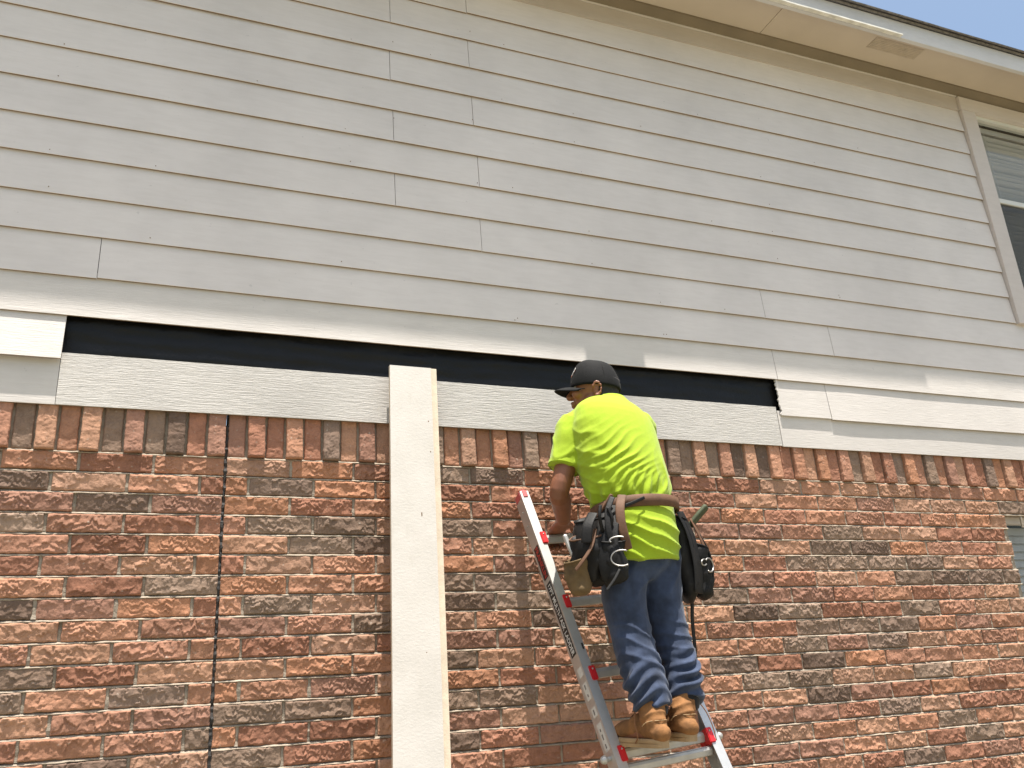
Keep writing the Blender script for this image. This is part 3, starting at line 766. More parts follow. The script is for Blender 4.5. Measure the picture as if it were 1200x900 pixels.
def step(c, name='step', a0=.004, a1=SW-.004, mat='alu_dull', h=.034, dp=.034):
    O = lp(0, -.020, c); prof = [(-dp/2, -.004), (-dp/2, h/2-.004), (-dp/2+.004, h/2), (dp/2-.006, h/2), (dp/2, h/2-.005), (dp/2, h/2-.014), (dp/2-.009, -h/2), (-dp/2+.014, -h/2)]
    V = [O+LW*a+tf*p+tu*q for a in (a0, a1) for p, q in prof]; n = len(prof)
    F = [(i, (i+1) % n, n+(i+1) % n, n+i) for i in range(n)] + [tuple(range(n-1, -1, -1)), tuple(range(n, 2*n))]
    s = pmesh(name, V, F, mat, ladder)
    bm = bmesh.new(); bm.from_mesh(s.data); bmesh.ops.recalc_face_normals(bm, faces=bm.faces); bm.to_mesh(s.data); bm.free()
    for i in range(4):      # tread ribs
        V, F = obox(O, LW, tf, tu, (a0, a1), (-dp/2+.005+i*.007, -dp/2+.008+i*.007), (h/2, h/2+.0015)); pmesh('tread_rib', V, F, 'alu', s)
    return s
STEPC = [0, .303, .606, .905]
for c in STEPC:
    step(c)
    for a0 in (-.012, SW-.014):
        br = lbox('bracket', (a0, a0+.026), (-.052, .021), (c-.034, c+.022), 'red', None, .003)
        V, F = blob(lp(a0+.013, .021, c+.008), .004, .004, .004, nu=8, nv=4); pmesh('rivet', V, F, 'steel', br)
for c in (-.354, -.656, -.958, -1.26): step(c, 'step', -.036, SW+.036, 'alu_dull', .030, .036)
step(-.052, 'step', .006, SW-.006, 'alu_dull', .030, .036)
for a, s in ((-.036, -1), (SW+.036, 1)):
    V, F = tube([lp(a, -.02, -.006), lp(a+s*.012, -.02, -.006), lp(a+s*.020, -.02, -.006), lp(a+s*.026, -.02, -.006)], [.009, .009, .016, .014], 14, side=LV, sub=2)
    pmesh('lock_knob', V, F, 'alu_dull', ladder, True)
for c in (.98, 1.05): 
    V, F = blob(lp(-.036, -.02, c), .003, .004, .004, nu=8, nv=4); pmesh('rivet', V, F, 'alu_dull', railL)
V, F = obox(B0, LW, LN, LV, (-.006, .002), (.0142, .0148), (.395, .42)); pmesh('slot', V, F, 'black', railL)
# stickers on the outer web
def sticker(c0, c1, b0, b1, mat, name='sticker'):
    V, F = obox(B0, LW, LN, LV, (-.0348, -.0341), (b0, b1), (c0, c1)); return pmesh(name, V, F, mat, railL)
sticker(.385, .705, -.040, .004, 'black'); sticker(.725, .875, -.040, .004, 'black')
for c0, c1 in ((.30, .335), (.21, .275), (.145, .18), (.02, .12)): sticker(c0, c1, -.034, .002, 'sticker')
for c0, c1 in ((.222, .232), (.25, .268), (.03, .045), (.06, .08), (.09, .1), (.152, .172)):
    V, F = obox(B0, LW, LN, LV, (-.0354, -.0349), (-.021, -.013), (c0, c1)); pmesh('print', V, F, 'shingle_old', railL)
def text_on(name, body, O, X, Y, size, mat, parent, fit=None, ext=.0003):
    cu = bpy.data.curves.new(name, 'FONT'); cu.body = body; cu.size = 1; cu.align_x = 'CENTER'; cu.align_y = 'CENTER'; cu.resolution_u = 3; cu.offset = .018
    o = bpy.data.objects.new('tmp', cu); COL.objects.link(o); dg = bpy.context.evaluated_depsgraph_get(); dg.update()
    me = bpy.data.meshes.new_from_object(o.evaluated_get(dg)); bpy.data.objects.remove(o); bpy.data.curves.remove(cu)
    xs = [v.co.x for v in me.vertices]; wd = max(xs)-min(xs)
    sx = fit/wd if fit else size; Z = X.cross(Y).normalized()
    for v in me.vertices: v.co = O + X*v.co.x*sx + Y*v.co.y*size + Z*ext
    me.materials.clear(); me.update()
    return link(name, me, mat, parent)
text_on('lettering', '17FT MULTI-TASK LADDER', lp(-.0349, -.018, .545), -LV, LN, .036, 'white_ink', railL, fit=.305)
text_on('lettering', 'FRANKLIN', lp(-.0349, -.018, .80), -LV, LN, .040, 'red_ink', railL, fit=.14)

# ------------------------------------------------------------------ worker
Vc = Vector
person = empty('person', (1.71, -.55, 1.384))
tag(person, 'worker in bright yellow-green t-shirt, jeans and black cap standing on the ladder', 'person')
UP = Vc((.068, .11, .024))
def up_at(z): return UP*(1-.62*min(1, max(0, (z-2.24)/.36)))
UT = up_at(2.7)
d0 = Vc((-.80, .60, .05)).normalized()          # where the face points
lft = Vc((0, 0, 1)).cross(d0).normalized(); upv = d0.cross(lft).normalized()
HC = Vc((1.652, -.405, 2.790)) + UT                   # head centre
def hp(f, l, u): return HC + d0*f + lft*l + upv*u
# ---- body: one continuous skin (head, neck, trunk, arms with hands, legs)
parts = []
parts.append(blob(hp(-.012, 0, .018), .098, .076, .098, d0, lft, upv, 24, 16))        # skull
parts.append(tube([hp(.010, 0, .02), hp(.022, 0, -.035), hp(.034, 0, -.085), hp(.046, 0, -.104)], [(.066, .072), (.060, .066), (.045, .048), (.026, .026)], 16, side=lft))
parts.append(blob(hp(.070, 0, -.098), .022, .024, .019, d0, lft, upv))                 # chin
parts.append(blob(hp(.072, 0, .022), .020, .052, .016, d0, lft, upv))                  # brow
parts.append(tube([hp(.082, 0, .012), hp(.098, 0, -.014), hp(.108, 0, -.032), hp(.094, 0, -.038)], [.008, .0105, .013, .009], 10, side=lft))   # nose
for s in (-1, 1):
    parts.append(blob(hp(.098, s*.011, -.034), .010, .008, .007, d0, lft, upv))
    parts.append(blob(hp(.060, s*.046, -.030), .026, .020, .024, d0, lft, upv))        # cheek
    parts.append(blob(hp(-.004, s*.056, -.062), .036, .014, .026, d0, lft, upv))       # jaw angle
    # ear
    for k in range(9):
        a = rad(-100+k*32); parts.append(blob(hp(-.030-.0175*math.cos(a), s*(.0835-.002*math.cos(a)), -.026+.030*math.sin(a)), .0066, .0058, .008, d0, lft, upv, 8, 6))
    parts.append(blob(hp(-.024, s*.074, -.026), .014, .007, .026, d0, lft, upv, 10, 8))
parts.append(blob(hp(.089, 0, -.060), .011, .024, .0065, d0, lft, upv)); parts.append(blob(hp(.087, 0, -.073), .011, .020, .0075, d0, lft, upv))   # lips
parts.append(tube([Vc((1.694, -.462, 2.66))+UT, Vc((1.686, -.440, 2.72))+UT, hp(-.028, 0, -.06), hp(-.02, 0, -.01)], [(.072, .068), (.058, .060), (.056, .062), (.05, .06)], 18, side=lft))
# trunk
parts.append(tube([p+up_at(p.z) for p in (Vc((1.655, -.66, 2.03)), Vc((1.645, -.665, 2.15)), Vc((1.640, -.635, 2.30)), Vc((1.650, -.565, 2.50)), Vc((1.680, -.50, 2.62)), Vc((1.692, -.465, 2.68)))],
                  [(.145, .11), (.14, .105), (.135, .10), (.155, .105), (.14, .085), (.07, .06)], 20))
# left arm, hand resting on the top step with the fingers hooked over it
SHL, ELL, WRL = Vc((1.515, -.462, 2.585))+UT, Vc((1.432, -.462, 2.325))+UP*.2, Vc((1.527, -.283, 2.243))
def arm(S, E, W, inn):
    parts.append(tube([inn, S, S.lerp(E, .5)+Vc((0, -.008, 0)), E, E.lerp(W, .35), W], [.055, .056, .046, .040, .042, (.030, .024)], 14))
arm(SHL, ELL, WRL, Vc((1.60, -.475, 2.60))+UT)
def hand(W, K, wx, fing, thumb):
    """W wrist, K knuckle centre, wx lateral unit (thumb side positive), fing: list of (offset, joints)"""
    parts.append(tube([W, W.lerp(K, .45), K], [(.031, .021), (.041, .017), (.042, .013)], 14, side=wx))
    for off, js in fing:
        pts = [W.lerp(K, .82)+wx*off*.9] + [j+wx*off for j in js]; n = len(pts)
        parts.append(tube(pts, [.0105-.0022*i/(n-1) for i in range(n)], 10, side=wx, sub=3))
    parts.append(tube(thumb, [.013, .012, .0105, .009], 10, side=wx, sub=3))
stepL = lp(.090, -.020, .905); Ux = LW
KL = stepL + tf*-.012 + tu*.036
J = [KL+tf*-.006+tu*.0, stepL+tf*-.043+tu*.016, stepL+tf*-.040+tu*-.020, stepL+tf*-.018+tu*-.030]
hand(WRL, KL, Ux, [(-.032, [j for j in J]), (-.011, J), (.011, J), (.031, [KL+tf*-.004, stepL+tf*-.042+tu*.014, stepL+tf*-.040+tu*-.016, stepL+tf*-.022+tu*-.028])],
     [WRL.lerp(KL, .25)+Ux*.024, WRL.lerp(KL, .55)+Ux*.052+tf*.010, stepL+Ux*.068+tf*.016+tu*.028, stepL+Ux*.084+tf*.004+tu*.026])
# right arm reaching forward to the same step
SHR, ELR = Vc((1.836, -.440, 2.605))+UT, Vc((1.850, -.300, 2.385))
stepR = lp(.300, -.020, .905); KR = stepR + tf*-.012 + tu*.036; WRR = KR + Vc((.005, -.055, .052))
arm(SHR, ELR, WRR, Vc((1.77, -.465, 2.62))+UT)
JR = [KR+tf*-.006, stepR+tf*-.043+tu*.016, stepR+tf*-.040+tu*-.020, stepR+tf*-.018+tu*-.030]
hand(WRR, KR, -Ux, [(-.032, JR), (-.011, JR), (.011, JR), (.031, JR)],
     [WRR.lerp(KR, .25)-Ux*.024, WRR.lerp(KR, .55)-Ux*.052+tf*.010, stepR-Ux*.068+tf*.016+tu*.028, stepR-Ux*.084+tf*.004+tu*.026])
# legs
LEG_L = [Vc((1.648, -.556, 2.08)), Vc((1.622, -.562, 1.90)), Vc((1.628, -.578, 1.755)), Vc((1.636, -.615, 1.63)), Vc((1.646, -.655, 1.50)), Vc((1.642, -.662, 1.425))]
LEG_R = [Vc((1.792, -.552, 2.08)), Vc((1.784, -.555, 1.90)), Vc((1.797, -.570, 1.76)), Vc((1.806, -.604, 1.635)), Vc((1.787, -.640, 1.51)), Vc((1.780, -.648, 1.435))]
for Lg in (LEG_L, LEG_R): parts.append(tube(Lg, [.085, .075, .056, .054, .038, .040], 14))
FEET = [(Vc((1.627, -.735, 1.383)), Vc((-.02, .275, .004))), (Vc((1.752, -.712, 1.394)), Vc((.03, .275, .004)))]
for h, f in FEET: parts.append(tube([h+f*.12+Vc((0, 0, .05)), h+f*.5+Vc((0, 0, .045)), h+f*.85+Vc((0, 0, .035))], [.032, (.038, .03), (.036, .022)], 12))
body = link('body', remesh(*join(*parts), .0042, 3, .5), 'skin', person, True)
for s in (-1, 1):
    V, F = blob(hp(.070, s*.031, .0), .0125, .0135, .0115, d0, lft, upv, 12, 8); e = pmesh('eye', V, F, 'eye', person, True)
    V, F = blob(hp(.0805, s*.031, -.001), .003, .006, .006, d0, lft, upv, 10, 6); pmesh('iris', V, F, 'hair', e, True)
    V, F = tube([hp(.092, s*.014, .020), hp(.088, s*.032, .026), hp(.074, s*.050, .020)], [.003, .0042, .002], 8); pmesh('eyebrow', V, F, 'hair', person, True)
# short hair below the cap, round the back of the head
V, F = [], []; na, nb_ = 40, 10
for i in range(na+1):
    th = rad(98 + (360-196)*i/na)
    for j in range(nb_+1):
        t = j/nb_; lo = -.058 - .030*max(0, -math.cos(th)); u = .03 + (lo-.03)*t
        k = 1.06; q = math.sqrt(max(.05, 1-((u-.018)/.1)**2))
        if u < -.0: q = max(q, .93 if math.cos(th) < -.3 else .86)
        V.append(hp(-.012+.098*math.cos(th)*q*k*1.0, .077*math.sin(th)*q*k, u))
for i in range(na):
    for j in range(nb_): a = i*(nb_+1)+j; F.append((a, a+1, a+nb_+2, a+nb_+1))
hair = pmesh('hair', V, F, 'hair', person, True); sd = hair.modifiers.new('t', 'SOLIDIFY'); sd.thickness = .006; sd.offset = -1

# ---- cap
V, F = [], []; nu, nv = 48, 18
CC = hp(-.010, 0, .012)
for j in range(nv+1):
    ph = rad(2 + 92*j/nv)
    for i in range(nu):
        th = 2*math.pi*i/nu; c, s = math.cos(th), math.sin(th)
        sp = math.sin(ph)**.86; hgt = .110*math.cos(ph)
        ff = c*sp*.106; ll = s*sp*.0845
        if c > 0: hgt += .012*c*math.sin(ph)*math.cos(ph)*2                           # raised front panel
        seam = min(abs(((th/(math.pi/3)) % 1)), abs(1-((th/(math.pi/3)) % 1)))
        g = 1 - .012*math.exp(-(seam/.03)**2)
        V.append(CC + d0*ff*g + lft*ll*g + upv*(hgt + .004*c - (.012*(1-c)*.5+.004)*sstep(.6, 1., np.array(sp))))
for j in range(nv):
    for i in range(nu): a = j*nu+i; b = j*nu+(i+1) % nu; F.append((a, b, b+nu, a+nu))
F.append(tuple(range(nu-1, -1, -1)))
cap = pmesh('cap', V, F, 'cap', person, True); sd = cap.modifiers.new('t', 'SOLIDIFY'); sd.thickness = .003; sd.offset = -1
cap['label'] = 'black baseball cap with a white letter on the front'
V, F = [], []; n1, n2 = 30, 10
for i in range(n1+1):
    th = rad(-72+144*i/n1); c, s = math.cos(th), math.sin(th)
    for j in range(n2+1):
        t = j/n2; ext = .076*max(0., math.cos(th*1.12))**.55
        ff = .105*c + ext*t; ll = .0835*s*(1+.10*t*0)
        drop = -.004 - .034*(s**2) - .016*t*t + .010*t
        V.append(CC + d0*ff + lft*ll + upv*drop)
for i in range(n1):
    for j in range(n2): a = i*(n2+1)+j; F.append((a, a+1, a+n2+2, a+n2+1))
br = pmesh('brim', V, F, 'cap', cap, True); sd = br.modifiers.new('t', 'SOLIDIFY'); sd.thickness = .0035; sd.offset = 0
V, F = blob(CC+upv*.111, .008, .008, .004, d0, lft, upv, 12, 6); pmesh('button', V, F, 'cap', cap, True)
for k in range(6):
    th = math.pi/3*k; pts = []
    for j in range(13):
        ph = rad(4+88*j/12); sp = math.sin(ph)**.86; hgt = .110*math.cos(ph); c = math.cos(th)
        if c > 0: hgt += .012*c*math.sin(ph)*math.cos(ph)*2
        pts.append(CC + (d0*c*sp*.106 + lft*math.sin(th)*sp*.0845)*.994 + upv*(hgt+.004*c+.0005))
    V, F = tube(pts, [.0013]*13, 6, sub=1); pmesh('seam', V, F, 'cap', cap, True)
# letter on the front panel
ln = (d0*.80+lft*.42+upv*.42).normalized(); lx = (-upv.cross(ln)).normalized(); lx = -lx; ly = ln.cross(lx)
LO = CC + d0*.078 + lft*.042 + upv*.056
text_on('emblem', 'P', LO+ln*.003+d0*.004, lx, ly, .052, 'white_ink', cap, ext=.001)
text_on('emblem', 'P', LO+ln*.0015+d0*.004-lx*.004-ly*.004, lx, ly, .056, 'orange', cap, ext=.001)

# ---- t-shirt
SP = [((1.627, -.668, 2.012), .158, .136), ((1.626, -.675, 2.10), .160, .138), ((1.633, -.670, 2.165), .155, .132), ((1.641, -.664, 2.208), .152, .124), ((1.640, -.650, 2.262), .166, .134),
      ((1.637, -.628, 2.33), .173, .136), ((1.637, -.598, 2.41), .176, .134), ((1.646, -.560, 2.50), .180, .130), ((1.662, -.522, 2.58), .178, .118), ((1.678, -.492, 2.635), .155, .098), ((1.690, -.468, 2.678), .100, .078), ((1.692, -.455, 2.716), .066, .068)]
sp = []
sp.append(tube([Vc(p)+up_at(p[2]) for p, a, b in SP], [(a*1.03, b*1.03) for p, a, b in SP], 36, side=Vc((1, .08, 0)), sub=3, round_ends=False, power=2.25))
def sleeve(inn, S, E, k): sp.append(tube([inn, S, S.lerp(E, .40)+Vc((-.004*k, -.004, 0)), S.lerp(E, .66)], [(.085, .080), (.078, .074), (.070, .068), (.070, .066)], 20, sub=4, round_ends=False))
sleeve(Vc((1.600, -.485, 2.595))+UT, SHL+Vc((.004, 0, .004)), ELL, 1); sleeve(Vc((1.77, -.47, 2.605))+UT, SHR, ELR, -1)
sme = remesh(*join(*sp), .0052, 5, .5)
def shirt_folds(co, no):
    co = co-np.array(UP)[None, :]*(1-.62*np.clip((co[:, 2]-2.26)/.36, 0, 1))[:, None]
    x, y, z = co.T
    n1 = vnoise3(co, 9, 1); n2 = vnoise3(co, 22, 2); n3 = vnoise3(co, 5, 3)
    back = sstep(.35, -.25, no[:, 1])
    d = np.zeros(len(co))
    # pulls running up from the left waist over the back
    q = -(x-1.5)*math.sin(rad(33)) + (z-2.4)*math.cos(rad(33)) + .03*n1*2
    m = np.exp(-((x-1.575)/.105)**2 - ((z-2.405)/.115)**2)*back
    s = np.abs(np.sin(math.pi*(q/.030) + 2.2*n3)); d += .0085*m*((1-s)**1.4 - .25)
    q2 = -(x-1.5)*math.sin(rad(58)) + (z-2.3)*math.cos(rad(58)) + .05*n1
    m2 = np.exp(-((x-1.60)/.11)**2 - ((z-2.30)/.05)**2)*back
    s2 = np.abs(np.sin(math.pi*(q2/.034) + 1.5*n3)); d += .009*m2*((1-s2)**1.4 - .25)
    # right-hand drape
    q3 = (x-1.7)*.85 - (z-2.35)*.5 + .05*n1
    m3 = np.exp(-((x-1.745)/.07)**2 - ((z-2.32)/.09)**2)*back
    d += .0075*m3*((1-np.abs(np.sin(math.pi*q3/.045)))**1.5 - .25)
    # blousing over the belt, skirts below it
    m4 = np.exp(-((z-2.255)/.03)**2); d += .006*m4*np.sin(2*math.pi*(x*.8-y*.6)/.052 + 4*n1)
    m5 = sstep(2.19, 2.13, z)
    q5 = (z-2.1)*.9 + (x-1.64)*.30 + .05*n1
    d += m5*(.0085*((1-np.abs(np.sin(math.pi*q5/.052+n3*3)))**1.6-.25) + .008*n1)
    # sleeve creases and general softness
    d += .006*n2*(sstep(1.56, 1.50, x)) + .0045*n1
    ms = sstep(1.545, 1.49, x)*sstep(2.60, 2.52, z); qs = z*.8 - y*.5 - x*.6 + .05*n1
    d += .005*ms*((1-np.abs(np.sin(math.pi*qs/.040)))**1.5-.3)
    return d
displace(sme, shirt_folds)
shirt = link('t_shirt', sme, 'shirt', person, True)
pts = [Vc((1.692, -.452, 2.722))+UT+Vc((math.cos(a)*.0635, math.sin(a)*.066, -.020*math.sin(a)*-1*.9)) for a in np.linspace(0, 2*math.pi, 25)]
V, F = tube(pts, [(.004, .009)]*25, 8, side=Vc((0, 0, 1)), sub=2, round_ends=False); pmesh('collar', V, F, 'shirt', shirt, True)
# sleeve hem band and neck rib
hc = SHL.lerp(ELL, .655)+Vc((.003, 0, .004)); hd = (ELL-SHL).normalized()
V, F = tube([hc-hd*.014, hc+hd*.003], [(.0715, .0675), (.0718, .0678)], 30, sub=1, round_ends=False); pmesh('sleeve_hem', V, F[:-2], 'shirt', shirt, True)
# ---- jeans
jp = [tube([Vc((1.640, -.660, 2.03))+UP, Vc((1.636, -.664, 2.11))+UP, Vc((1.640, -.668, 2.17))+UP], [(.158, .130), (.150, .126), (.142, .115)], 26, sub=3)]
JL = [LEG_L[0], LEG_L[1], LEG_L[2], LEG_L[3], Vc((1.641, -.640, 1.565)), Vc((1.645, -.654, 1.508))]
JR_ = [LEG_R[0], LEG_R[1], LEG_R[2], LEG_R[3], Vc((1.797, -.626, 1.580)), Vc((1.791, -.640, 1.526))]
jp.append(tube(JL, [(.094, .105), (.082, .090), (.076, .078), (.075, .077), (.072, .075), (.064, .068)], 22, sub=4, round_ends=False))
jp.append(tube(JR_, [(.090, .105), (.078, .090), (.070, .076), (.070, .075), (.067, .072), (.060, .065)], 22, sub=4, round_ends=False))
jme = remesh(*join(*jp), .0050, 4, .5)
def jean_folds(co, no):
    x, y, z = co.T
    n1 = vnoise3(co, 10, 11); n2 = vnoise3(co, 24, 12); n3 = vnoise3(co, 4, 13)
    low = sstep(1.74, 1.60, z)
    q = z + .34*(y+.55) + .22*np.sin(x*22) * .12 + .045*n1
    d = low*.019*(np.cos(math.pi*q/.048 + 4.5*n3)**2 - .45)*np.clip(.9+2.4*vnoise3(co, 13, 15), .1, 1.8)
    mid = sstep(1.62, 1.70, z)*sstep(1.86, 1.76, z)*sstep(.4, -.3, no[:, 1])
    q2 = z*.95 + .35*(x-1.7) + .05*n1
    d += mid*.0065*((1-np.abs(np.sin(math.pi*q2/.050 + 3*n3)))**1.5 - .25)
    up = sstep(1.84, 1.95, z)
    q3 = z*.6 - x*.7 + .06*n1
    d += up*.0055*((1-np.abs(np.sin(math.pi*q3/.07 + 2*n3)))**1.5 - .25)
    d += .006*n1 + .003*n2
    return d
displace(jme, jean_folds)
jeans = link('jeans', jme, 'denim', person, True)
# ---- boots
for h, f in FEET:
    fl = f.normalized(); sdv = Vc((fl.y, -fl.x, 0)).normalized(); up = Vc((0, 0, 1)); L = .285
    def fp(a, b, c): return h + fl*a*L + sdv*b + up*c
    bp = []
    ank = LEG_L[4] if h.x < 1.7 else LEG_R[4]
    bp.append(tube([fp(.03, 0, .045), fp(.18, 0, .055), fp(.40, 0, .066), fp(.62, 0, .056), fp(.82, 0, .050), fp(.97, 0, .042)], [(.033, .030), (.038, .042), (.040, .045), (.044, .036), (.046, .031), (.032, .021)], 20, side=sdv, sub=4))
    bp.append(tube([fp(.17, 0, .05), fp(.20, 0, .095), ank*.5+fp(.24, 0, .125)*.5, ank+Vc((0, 0, .028))], [(.041, .048), (.043, .050), (.046, .050), (.049, .051)], 20, side=sdv, sub=4, round_ends=False))
    bme = remesh(*join(*bp), .004, 4, .5)
    displace(bme, lambda co, no: .0035*vnoise3(co, 24, 31) + .003*vnoise3(co, 60, 33) + .0040*(1-np.abs(np.sin(math.pi*(co[:, 2]*1.0+.3*co[:, 1])/.03+4*vnoise3(co, 8, 5))))*sstep(h.z+.07, h.z+.10, co[:, 2]))
    boot = link('boot', bme, 'boot', person, True)
    # sole: outline swept, welt on top, heel block
    def outline(grow): 
        o_ = []
        for t in np.linspace(0, 2*math.pi, 44, endpoint=False):
            a = .5-.5*math.cos(t) ; wdt = .040+.010*math.sin(min(1, max(0, (a-.35)/.5))*math.pi) - .004*math.exp(-((a-.42)/.12)**2)
            s_ = math.sin(t); s_ = math.copysign(abs(s_)**.62, s_); o_.append((a*1.03-.02, s_*(wdt+grow)))
        return o_
    rr = []
    for g, c in ((-.002, 0), (.0, .004), (.001, .012), (-.0015, .014), (.0025, .016), (.0035, .024), (.001, .029)): rr.append([fp(a, b, c) for a, b in outline(g)])
    V, F = ring_tube(rr); pmesh('sole', V, F, 'sole', boot)
    V, F = tube([fp(.205, -.046, .07), fp(.10, -.040, .085), fp(.00, -.0, .088), fp(.10, .040, .085), fp(.205, .046, .07)], [.0014]*5, 6, sub=4); pmesh('heel_seam', V, F, 'sole', boot, True)
    top = ank+Vc((0, 0, .032))
    V, F = tube([top-up*.022, top+up*.002], [(.0505, .0525), (.0505, .0525)], 22, side=sdv, sub=1); pmesh('collar', V, F, 'sock', boot, True)
    V, F = tube([top-up*.02, top+up*.004], [(.044, .046), (.042, .044)], 22, side=sdv, sub=1); pmesh('sock', V, F, 'sock', person, True)
    V, F = obox(top-fl*.054, sdv, fl, up, (-.009, .009), (-.003, .003), (-.050, -.012)); o = pmesh('pull_tab', V, F, 'boot', boot); bevel_obj(o, .002)
    for k in range(4):
        c = .075+.020*k; a = .60-.055*k
        V, F = tube([fp(a, -.026, c), fp(a+.03, 0, c+.012), fp(a, .026, c)], [.0022]*3, 6, sub=4); pmesh('lace', V, F, 'lace', boot, True)
for P_ in ([(1.580, -.63, 1.505), (1.570, -.645, 1.46), (1.572, -.652, 1.42), (1.582, -.60, 1.388)], [(1.875, -.585, 1.52), (1.900, -.592, 1.48), (1.915, -.600, 1.43), (1.920, -.605, 1.385)]):
    V, F = tube([Vc(p) for p in P_], [.0022]*4, 6, sub=5); pmesh('loose_lace', V, F, 'lace', person, True)

# ---- tool belt
tb = empty('tool_belt', Vc((1.641, -.664, 2.208))+UP); attach(tb, person); tb['label'] = 'brown leather tool belt with black pouches on both hips'
BC = Vc((1.641, -.666, 2.208))+UP; n = 60; V = []
for i in range(n):
    a = 2*math.pi*i/n; c, s = math.cos(a), math.sin(a)
    c_ = math.copysign(abs(c)**.9, c); s_ = math.copysign(abs(s)**.9, s)
    for dr, dz in ((0, -.019), (.005, -.018), (.006, .018), (0, .020)):
        V.append(BC + Vc((c_*(.167+dr), s_*(.138+dr), dz - s*.012 + c*.006)))
F = [(i*4+q, i*4+q+1, ((i+1) % n)*4+q+1, ((i+1) % n)*4+q) for i in range(n) for q in range(3)]
o = pmesh('belt', V, F, 'leather_brown', tb, True); sd = o.modifiers.new('t', 'SOLIDIFY'); sd.thickness = .004
def pouch(name, top, nrm, w, dp, h, mat, taper=.75, lean=.0, rim='leather_brown', sag=.02, power=2.7, seed=0):
    """open-topped bag: top = rim centre, nrm = outward direction"""
    nrm = Vc(nrm).normalized(); lat = Vc((-nrm.y, nrm.x, 0)).normalized(); rings = []
    rg = random.Random(seed); nseg = 28
    for j in range(15):
        t = j/14; k = 1-(1-taper)*t**2; bul = 1+.22*math.sin(math.pi*min(1, t*1.05))
        if t > .86: q = (t-.86)/.14; k *= math.sqrt(max(.05, 1-q*q*.9)); 
        c = Vc(top)+UP - Vc((0, 0, h*t)) + nrm*lean*t + lat*0
        ring = []
        for i in range(nseg):
            a = 2*math.pi*i/nseg; ca, sa = math.cos(a), math.sin(a)
            ca = math.copysign(abs(ca)**(2/power), ca); sa = math.copysign(abs(sa)**(2/power), sa)
            p = c + lat*ca*w/2*k + nrm*sa*dp/2*k*bul
            nn = mnoise.noise((p.x*10+seed, p.y*10, p.z*10))*1.3 + mnoise.noise((p.x*30+seed, p.y*30, p.z*30))*.6; p = p + (lat*ca+nrm*sa)*.016*nn*min(1, t*4+.3)
            if t == 0: p = p + Vc((0, 0, sag*(.5-sa*.5) - sag*.3))
            ring.append(p)
        rings.append(ring)
    V, F = ring_tube(rings); F = [f for f in F if f != tuple(range(nseg-1, -1, -1))]
    o = pmesh(name, V, F, mat, tb, True); sd = o.modifiers.new('t', 'SOLIDIFY'); sd.thickness = .004; sd.offset = -1
    V, F = tube(rings[0]+[rings[0][0]], [.0038]*(nseg+1), 6, sub=1, round_ends=False); pmesh('rim', V, F, rim, o, True)
    return o
def strap(name, pts, w, t, mat, side): V, F = tube([Vc(p)+UP for p in pts], [(w/2, t/2)]*len(pts), 10, side=Vc(side), sub=5, power=4); return pmesh(name, V, F, mat, tb, True)
# left hip
pouch('pouch', (1.440, -.715, 2.160), (-.86, -.50, 0), .185, .085, .250, 'leather_black', .72, .015, 'leather_black', .03, seed=1)
pouch('pouch', (1.385, -.735, 2.085), (-.80, -.60, 0), .130, .060, .165, 'leather_black', .80, .010, 'leather_brown', .03, seed=2)
pouch('pouch', (1.348, -.715, 2.005), (-.95, -.30, 0), .100, .075, .125, 'leather_tan', .72, .0, 'leather_tan', .03, seed=3)
pouch('pouch', (1.455, -.805, 2.06), (-.30, -.95, 0), .090, .055, .15, 'leather_black', .80, .0, 'leather_black', .02, seed=5)
strap('backing_flap', [(1.49, -.775, 2.20), (1.445, -.80, 2.13), (1.425, -.815, 2.04), (1.43, -.82, 1.95), (1.45, -.815, 1.91)], .085, .006, 'leather_black', (.75, -.66, 0))
strap('tool_loop', [(1.40, -.775, 2.17), (1.365, -.79, 2.12), (1.355, -.79, 2.06)], .040, .006, 'leather_black', (.75, -.66, 0))
strap('pliers_handle', [(1.42, -.80, 2.10), (1.405, -.815, 2.15), (1.415, -.81, 2.19)], .012, .010, 'leather_black', (1, 0, 0))
strap('pliers_handle', [(1.44, -.81, 2.10), (1.45, -.825, 2.14), (1.44, -.82, 2.18)], .012, .010, 'leather_black', (1, 0, 0))
# right hip
strap('backing_flap', [(1.80, -.735, 2.19), (1.83, -.745, 2.10), (1.845, -.745, 1.98), (1.84, -.74, 1.88)], .090, .006, 'leather_black', (.8, .6, 0))
strap('tool_loop', [(1.90, -.70, 2.11), (1.935, -.70, 2.04), (1.945, -.695, 1.96), (1.925, -.69, 1.90)], .045, .008, 'leather_black', (.6, .8, 0))
pouch('pouch', (1.825, -.655, 2.165), (.90, -.45, 0), .200, .085, .315, 'leather_black', .80, .02, 'leather_black', .03, seed=4)
pouch('pouch', (1.905, -.655, 2.060), (.92, -.40, 0), .150, .085, .200, 'leather_black', .80, .012, 'leather_black', .03, seed=6)
strap('flap', [(1.515, -.800, 2.235), (1.490, -.822, 2.19), (1.482, -.832, 2.13), (1.490, -.835, 2.07), (1.500, -.83, 2.03)], .034, .005, 'leather_brown', (.85, -.5, 0))
strap('flap', [(1.470, -.805, 2.225), (1.440, -.815, 2.17), (1.432, -.825, 2.10), (1.445, -.83, 2.03), (1.462, -.835, 1.98)], .022, .005, 'leather_black', (.85, -.5, 0))
strap('strap', [(1.60, -.815, 2.225), (1.55, -.82, 2.205), (1.50, -.812, 2.185), (1.455, -.80, 2.15)], .012, .004, 'leather_black', (0, 0, 1))
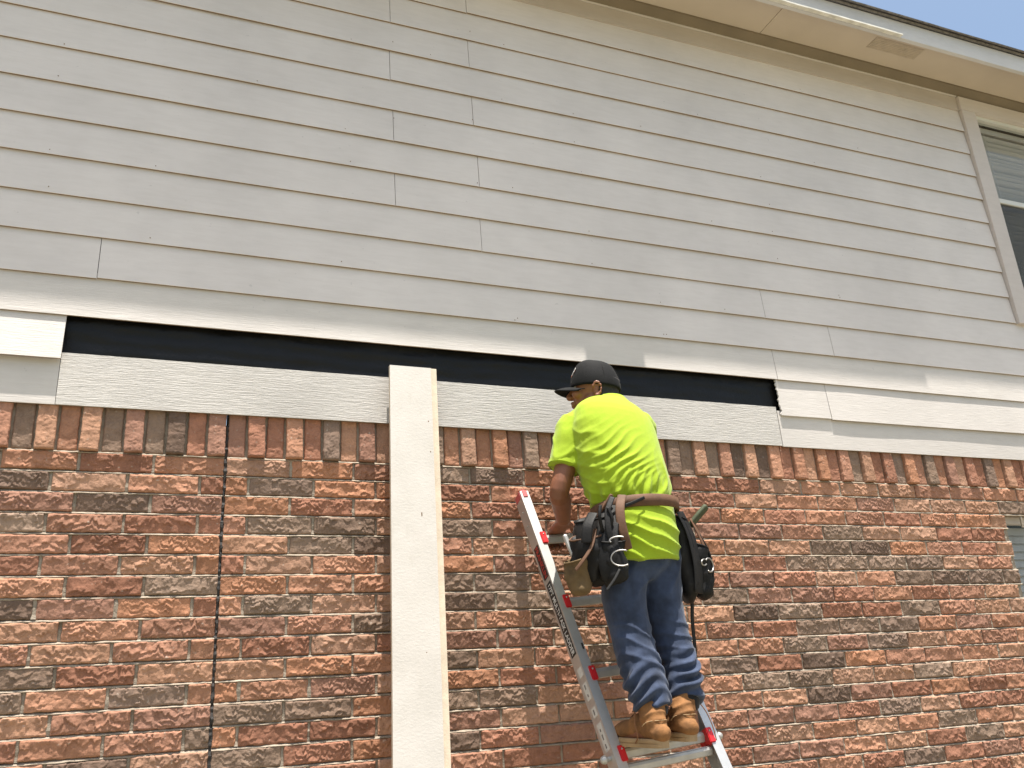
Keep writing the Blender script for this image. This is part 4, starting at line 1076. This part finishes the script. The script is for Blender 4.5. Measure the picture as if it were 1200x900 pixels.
strap('strap', [(1.400, -.78, 2.11), (1.375, -.795, 2.05), (1.340, -.79, 2.00), (1.315, -.77, 1.965)], .014, .005, 'leather_brown', (.6, -.8, 0))
strap('strap', [(1.450, -.845, 1.955), (1.425, -.845, 1.92), (1.395, -.84, 1.885)], .010, .004, 'leather_black', (.85, -.5, 0))
strap('strap', [(1.895, -.60, 1.86), (1.885, -.60, 1.78), (1.885, -.595, 1.68), (1.880, -.585, 1.59), (1.872, -.57, 1.55)], .026, .005, 'leather_black', (.85, .5, 0))
strap('strap', [(1.872, -.70, 2.17), (1.893, -.715, 2.10), (1.905, -.72, 2.05)], .030, .006, 'leather_brown', (.85, .5, 0))
def ring_loop(c, ax, ay, r1, r2, w, mat, a0=0, a1=360):
    pts = [Vc(c)+UP+Vc(ax)*r1*math.cos(rad(a0+(a1-a0)*i/24))+Vc(ay)*r2*math.sin(rad(a0+(a1-a0)*i/24)) for i in range(25)]
    V, F = tube(pts, [w]*25, 8, sub=1, round_ends=False); return pmesh('wire_hook', V, F, mat, tb, True)
ring_loop((1.462, -.850, 1.995), (.85, -.5, 0), (0, 0, 1), .040, .028, .003, 'steel', 60, 300)
ring_loop((1.450, -.850, 2.06), (.85, -.5, 0), (.3, 0, .95), .028, .012, .003, 'steel', 40, 220)
ring_loop((1.905, -.735, 1.985), (.85, .5, 0), (0, 0, 1), .034, .026, .0032, 'steel', -120, 140)
ring_loop((1.880, -.740, 1.995), (.85, .5, 0), (.3, 0, .95), .024, .012, .003, 'steel', 100, 330)
strap('hammer_grip', [(1.875, -.69, 2.15), (1.905, -.705, 2.185), (1.935, -.715, 2.215)], .034, .020, 'green_grip', (.85, .5, 0))
strap('hammer_handle', [(1.345, -.70, 2.02), (1.330, -.69, 2.07), (1.322, -.685, 2.10)], .016, .016, 'alu_dull', (1, 0, 0))
strap('hammer_handle', [(1.430, -.745, 2.16), (1.455, -.77, 2.20), (1.475, -.79, 2.235)], .014, .012, 'leather_brown', (1, 0, 0))
